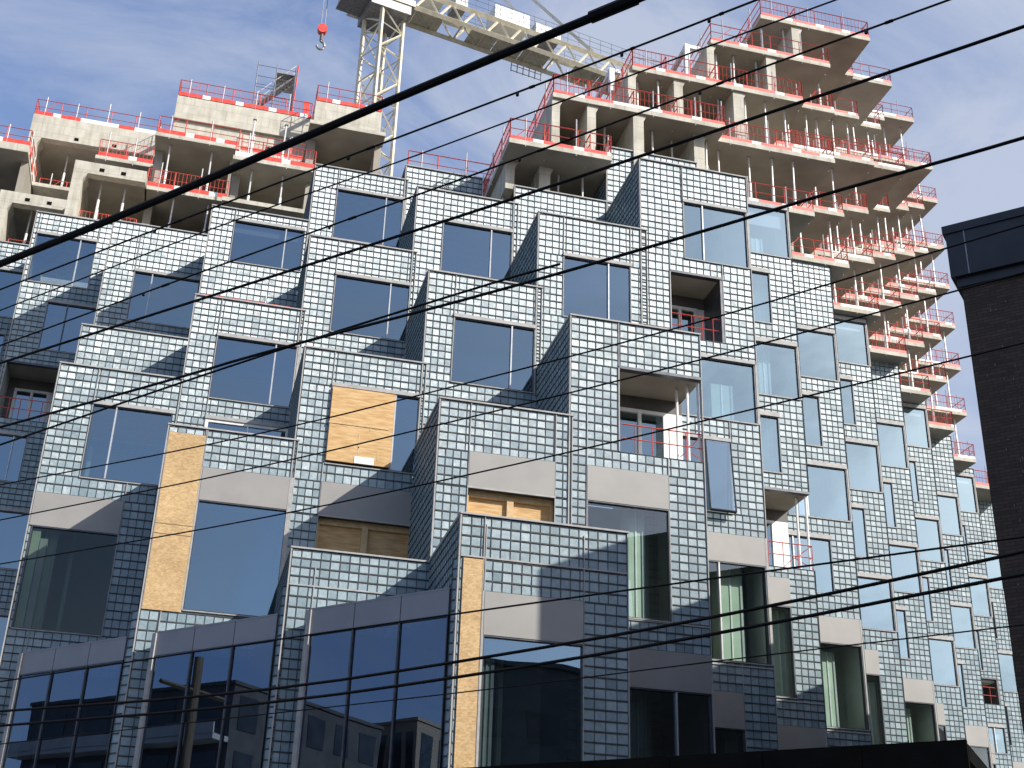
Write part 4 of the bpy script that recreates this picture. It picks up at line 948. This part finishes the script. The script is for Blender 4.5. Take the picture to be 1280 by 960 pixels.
# ---------------------------------------------------------------- sky, sun, camera
sd = Vector((-1, 1, -.91)).normalized()
el = math.asin(.91/math.sqrt(2+.91**2))
w = bpy.data.worlds.new('World'); S.world = w; w.use_nodes = True
N, L = w.node_tree.nodes, w.node_tree.links
bg = N['Background']; sky = N.new('ShaderNodeTexSky'); sky.sky_type = 'NISHITA'; sky.sun_disc = False
sky.sun_elevation = el; sky.sun_rotation = math.radians(135); sky.air_density = 1.0; sky.dust_density = 1.5; sky.ozone_density = 1.6
tc = N.new('ShaderNodeTexCoord'); mp = N.new('ShaderNodeMapping'); mp.inputs['Scale'].default_value = (1.0, 1.0, 2.0); mp.inputs['Location'].default_value = (.3, .1, .0)
n1 = N.new('ShaderNodeTexNoise'); n1.inputs['Scale'].default_value = 2.6; n1.inputs['Detail'].default_value = 10; n1.inputs['Roughness'].default_value = .62; n1.inputs['Distortion'].default_value = .9
L.new(tc.outputs['Generated'], mp.inputs['Vector']); L.new(mp.outputs['Vector'], n1.inputs['Vector'])
rp = N.new('ShaderNodeValToRGB'); rp.color_ramp.elements[0].position = .47; rp.color_ramp.elements[1].position = .72; rp.color_ramp.elements[0].color = (0,0,0,1); rp.color_ramp.elements[1].color = (.72,.72,.72,1)
cd = Vector(ray(1230, 190)).normalized()
cw = N.new('ShaderNodeVectorMath'); cw.operation = 'DOT_PRODUCT'; cw.inputs[1].default_value = cd; nv = N.new('ShaderNodeVectorMath'); nv.operation = 'NORMALIZE'
L.new(tc.outputs['Generated'], nv.inputs[0]); L.new(nv.outputs[0], cw.inputs[0])
mr = N.new('ShaderNodeMapRange'); mr.inputs['From Min'].default_value = .93; mr.inputs['From Max'].default_value = 1; mr.inputs['To Min'].default_value = 0; mr.inputs['To Max'].default_value = .24; L.new(cw.outputs['Value'], mr.inputs['Value'])
ad = N.new('ShaderNodeMath'); L.new(n1.outputs['Fac'], ad.inputs[0]); L.new(mr.outputs[0], ad.inputs[1]); L.new(ad.outputs[0], rp.inputs['Fac'])
mx = N.new('ShaderNodeMixRGB'); mx.inputs[2].default_value = (2.9, 3.15, 3.7, 1)
hz_ = N.new('ShaderNodeMixRGB'); hz_.inputs[0].default_value = .42; hz_.inputs[2].default_value = (1.0, 1.42, 2.9, 1)
L.new(sky.outputs['Color'], hz_.inputs[1])
L.new(rp.outputs['Color'], mx.inputs[0]); L.new(hz_.outputs['Color'], mx.inputs[1]); L.new(mx.outputs['Color'], bg.inputs['Color'])
bg.inputs['Strength'].default_value = .15
sl = bpy.data.lights.new('sun', 'SUN'); sl.energy = 4.2; sl.angle = math.radians(.5); sl.color = (1, .95, .87)
so = bpy.data.objects.new('sun', sl); COL.objects.link(so); so.rotation_euler = sd.to_track_quat('-Z', 'Y').to_euler(); so.location = (60, -60, 60)
cam = bpy.data.cameras.new('camera'); co = bpy.data.objects.new('camera', cam); COL.objects.link(co)
f0 = Vector(ray(640, 480)); rx = (Vector(ray(641, 480))-f0).normalized(); up = -(Vector(ray(640, 481))-f0).normalized(); f0.normalize()
R = Matrix((rx, up, -f0)).transposed()
co.matrix_world = Matrix.Translation((0, 0, EYE)) @ R.to_4x4()
cam.sensor_width = 36; cam.lens = 36*F/1280; cam.clip_start = .1; cam.clip_end = 3000
S.camera = co
S.view_settings.view_transform = 'Standard'; S.view_settings.look = 'None'; S.view_settings.exposure = .52; S.view_settings.gamma = 1
S.render.resolution_x = 1024; S.render.resolution_y = 768
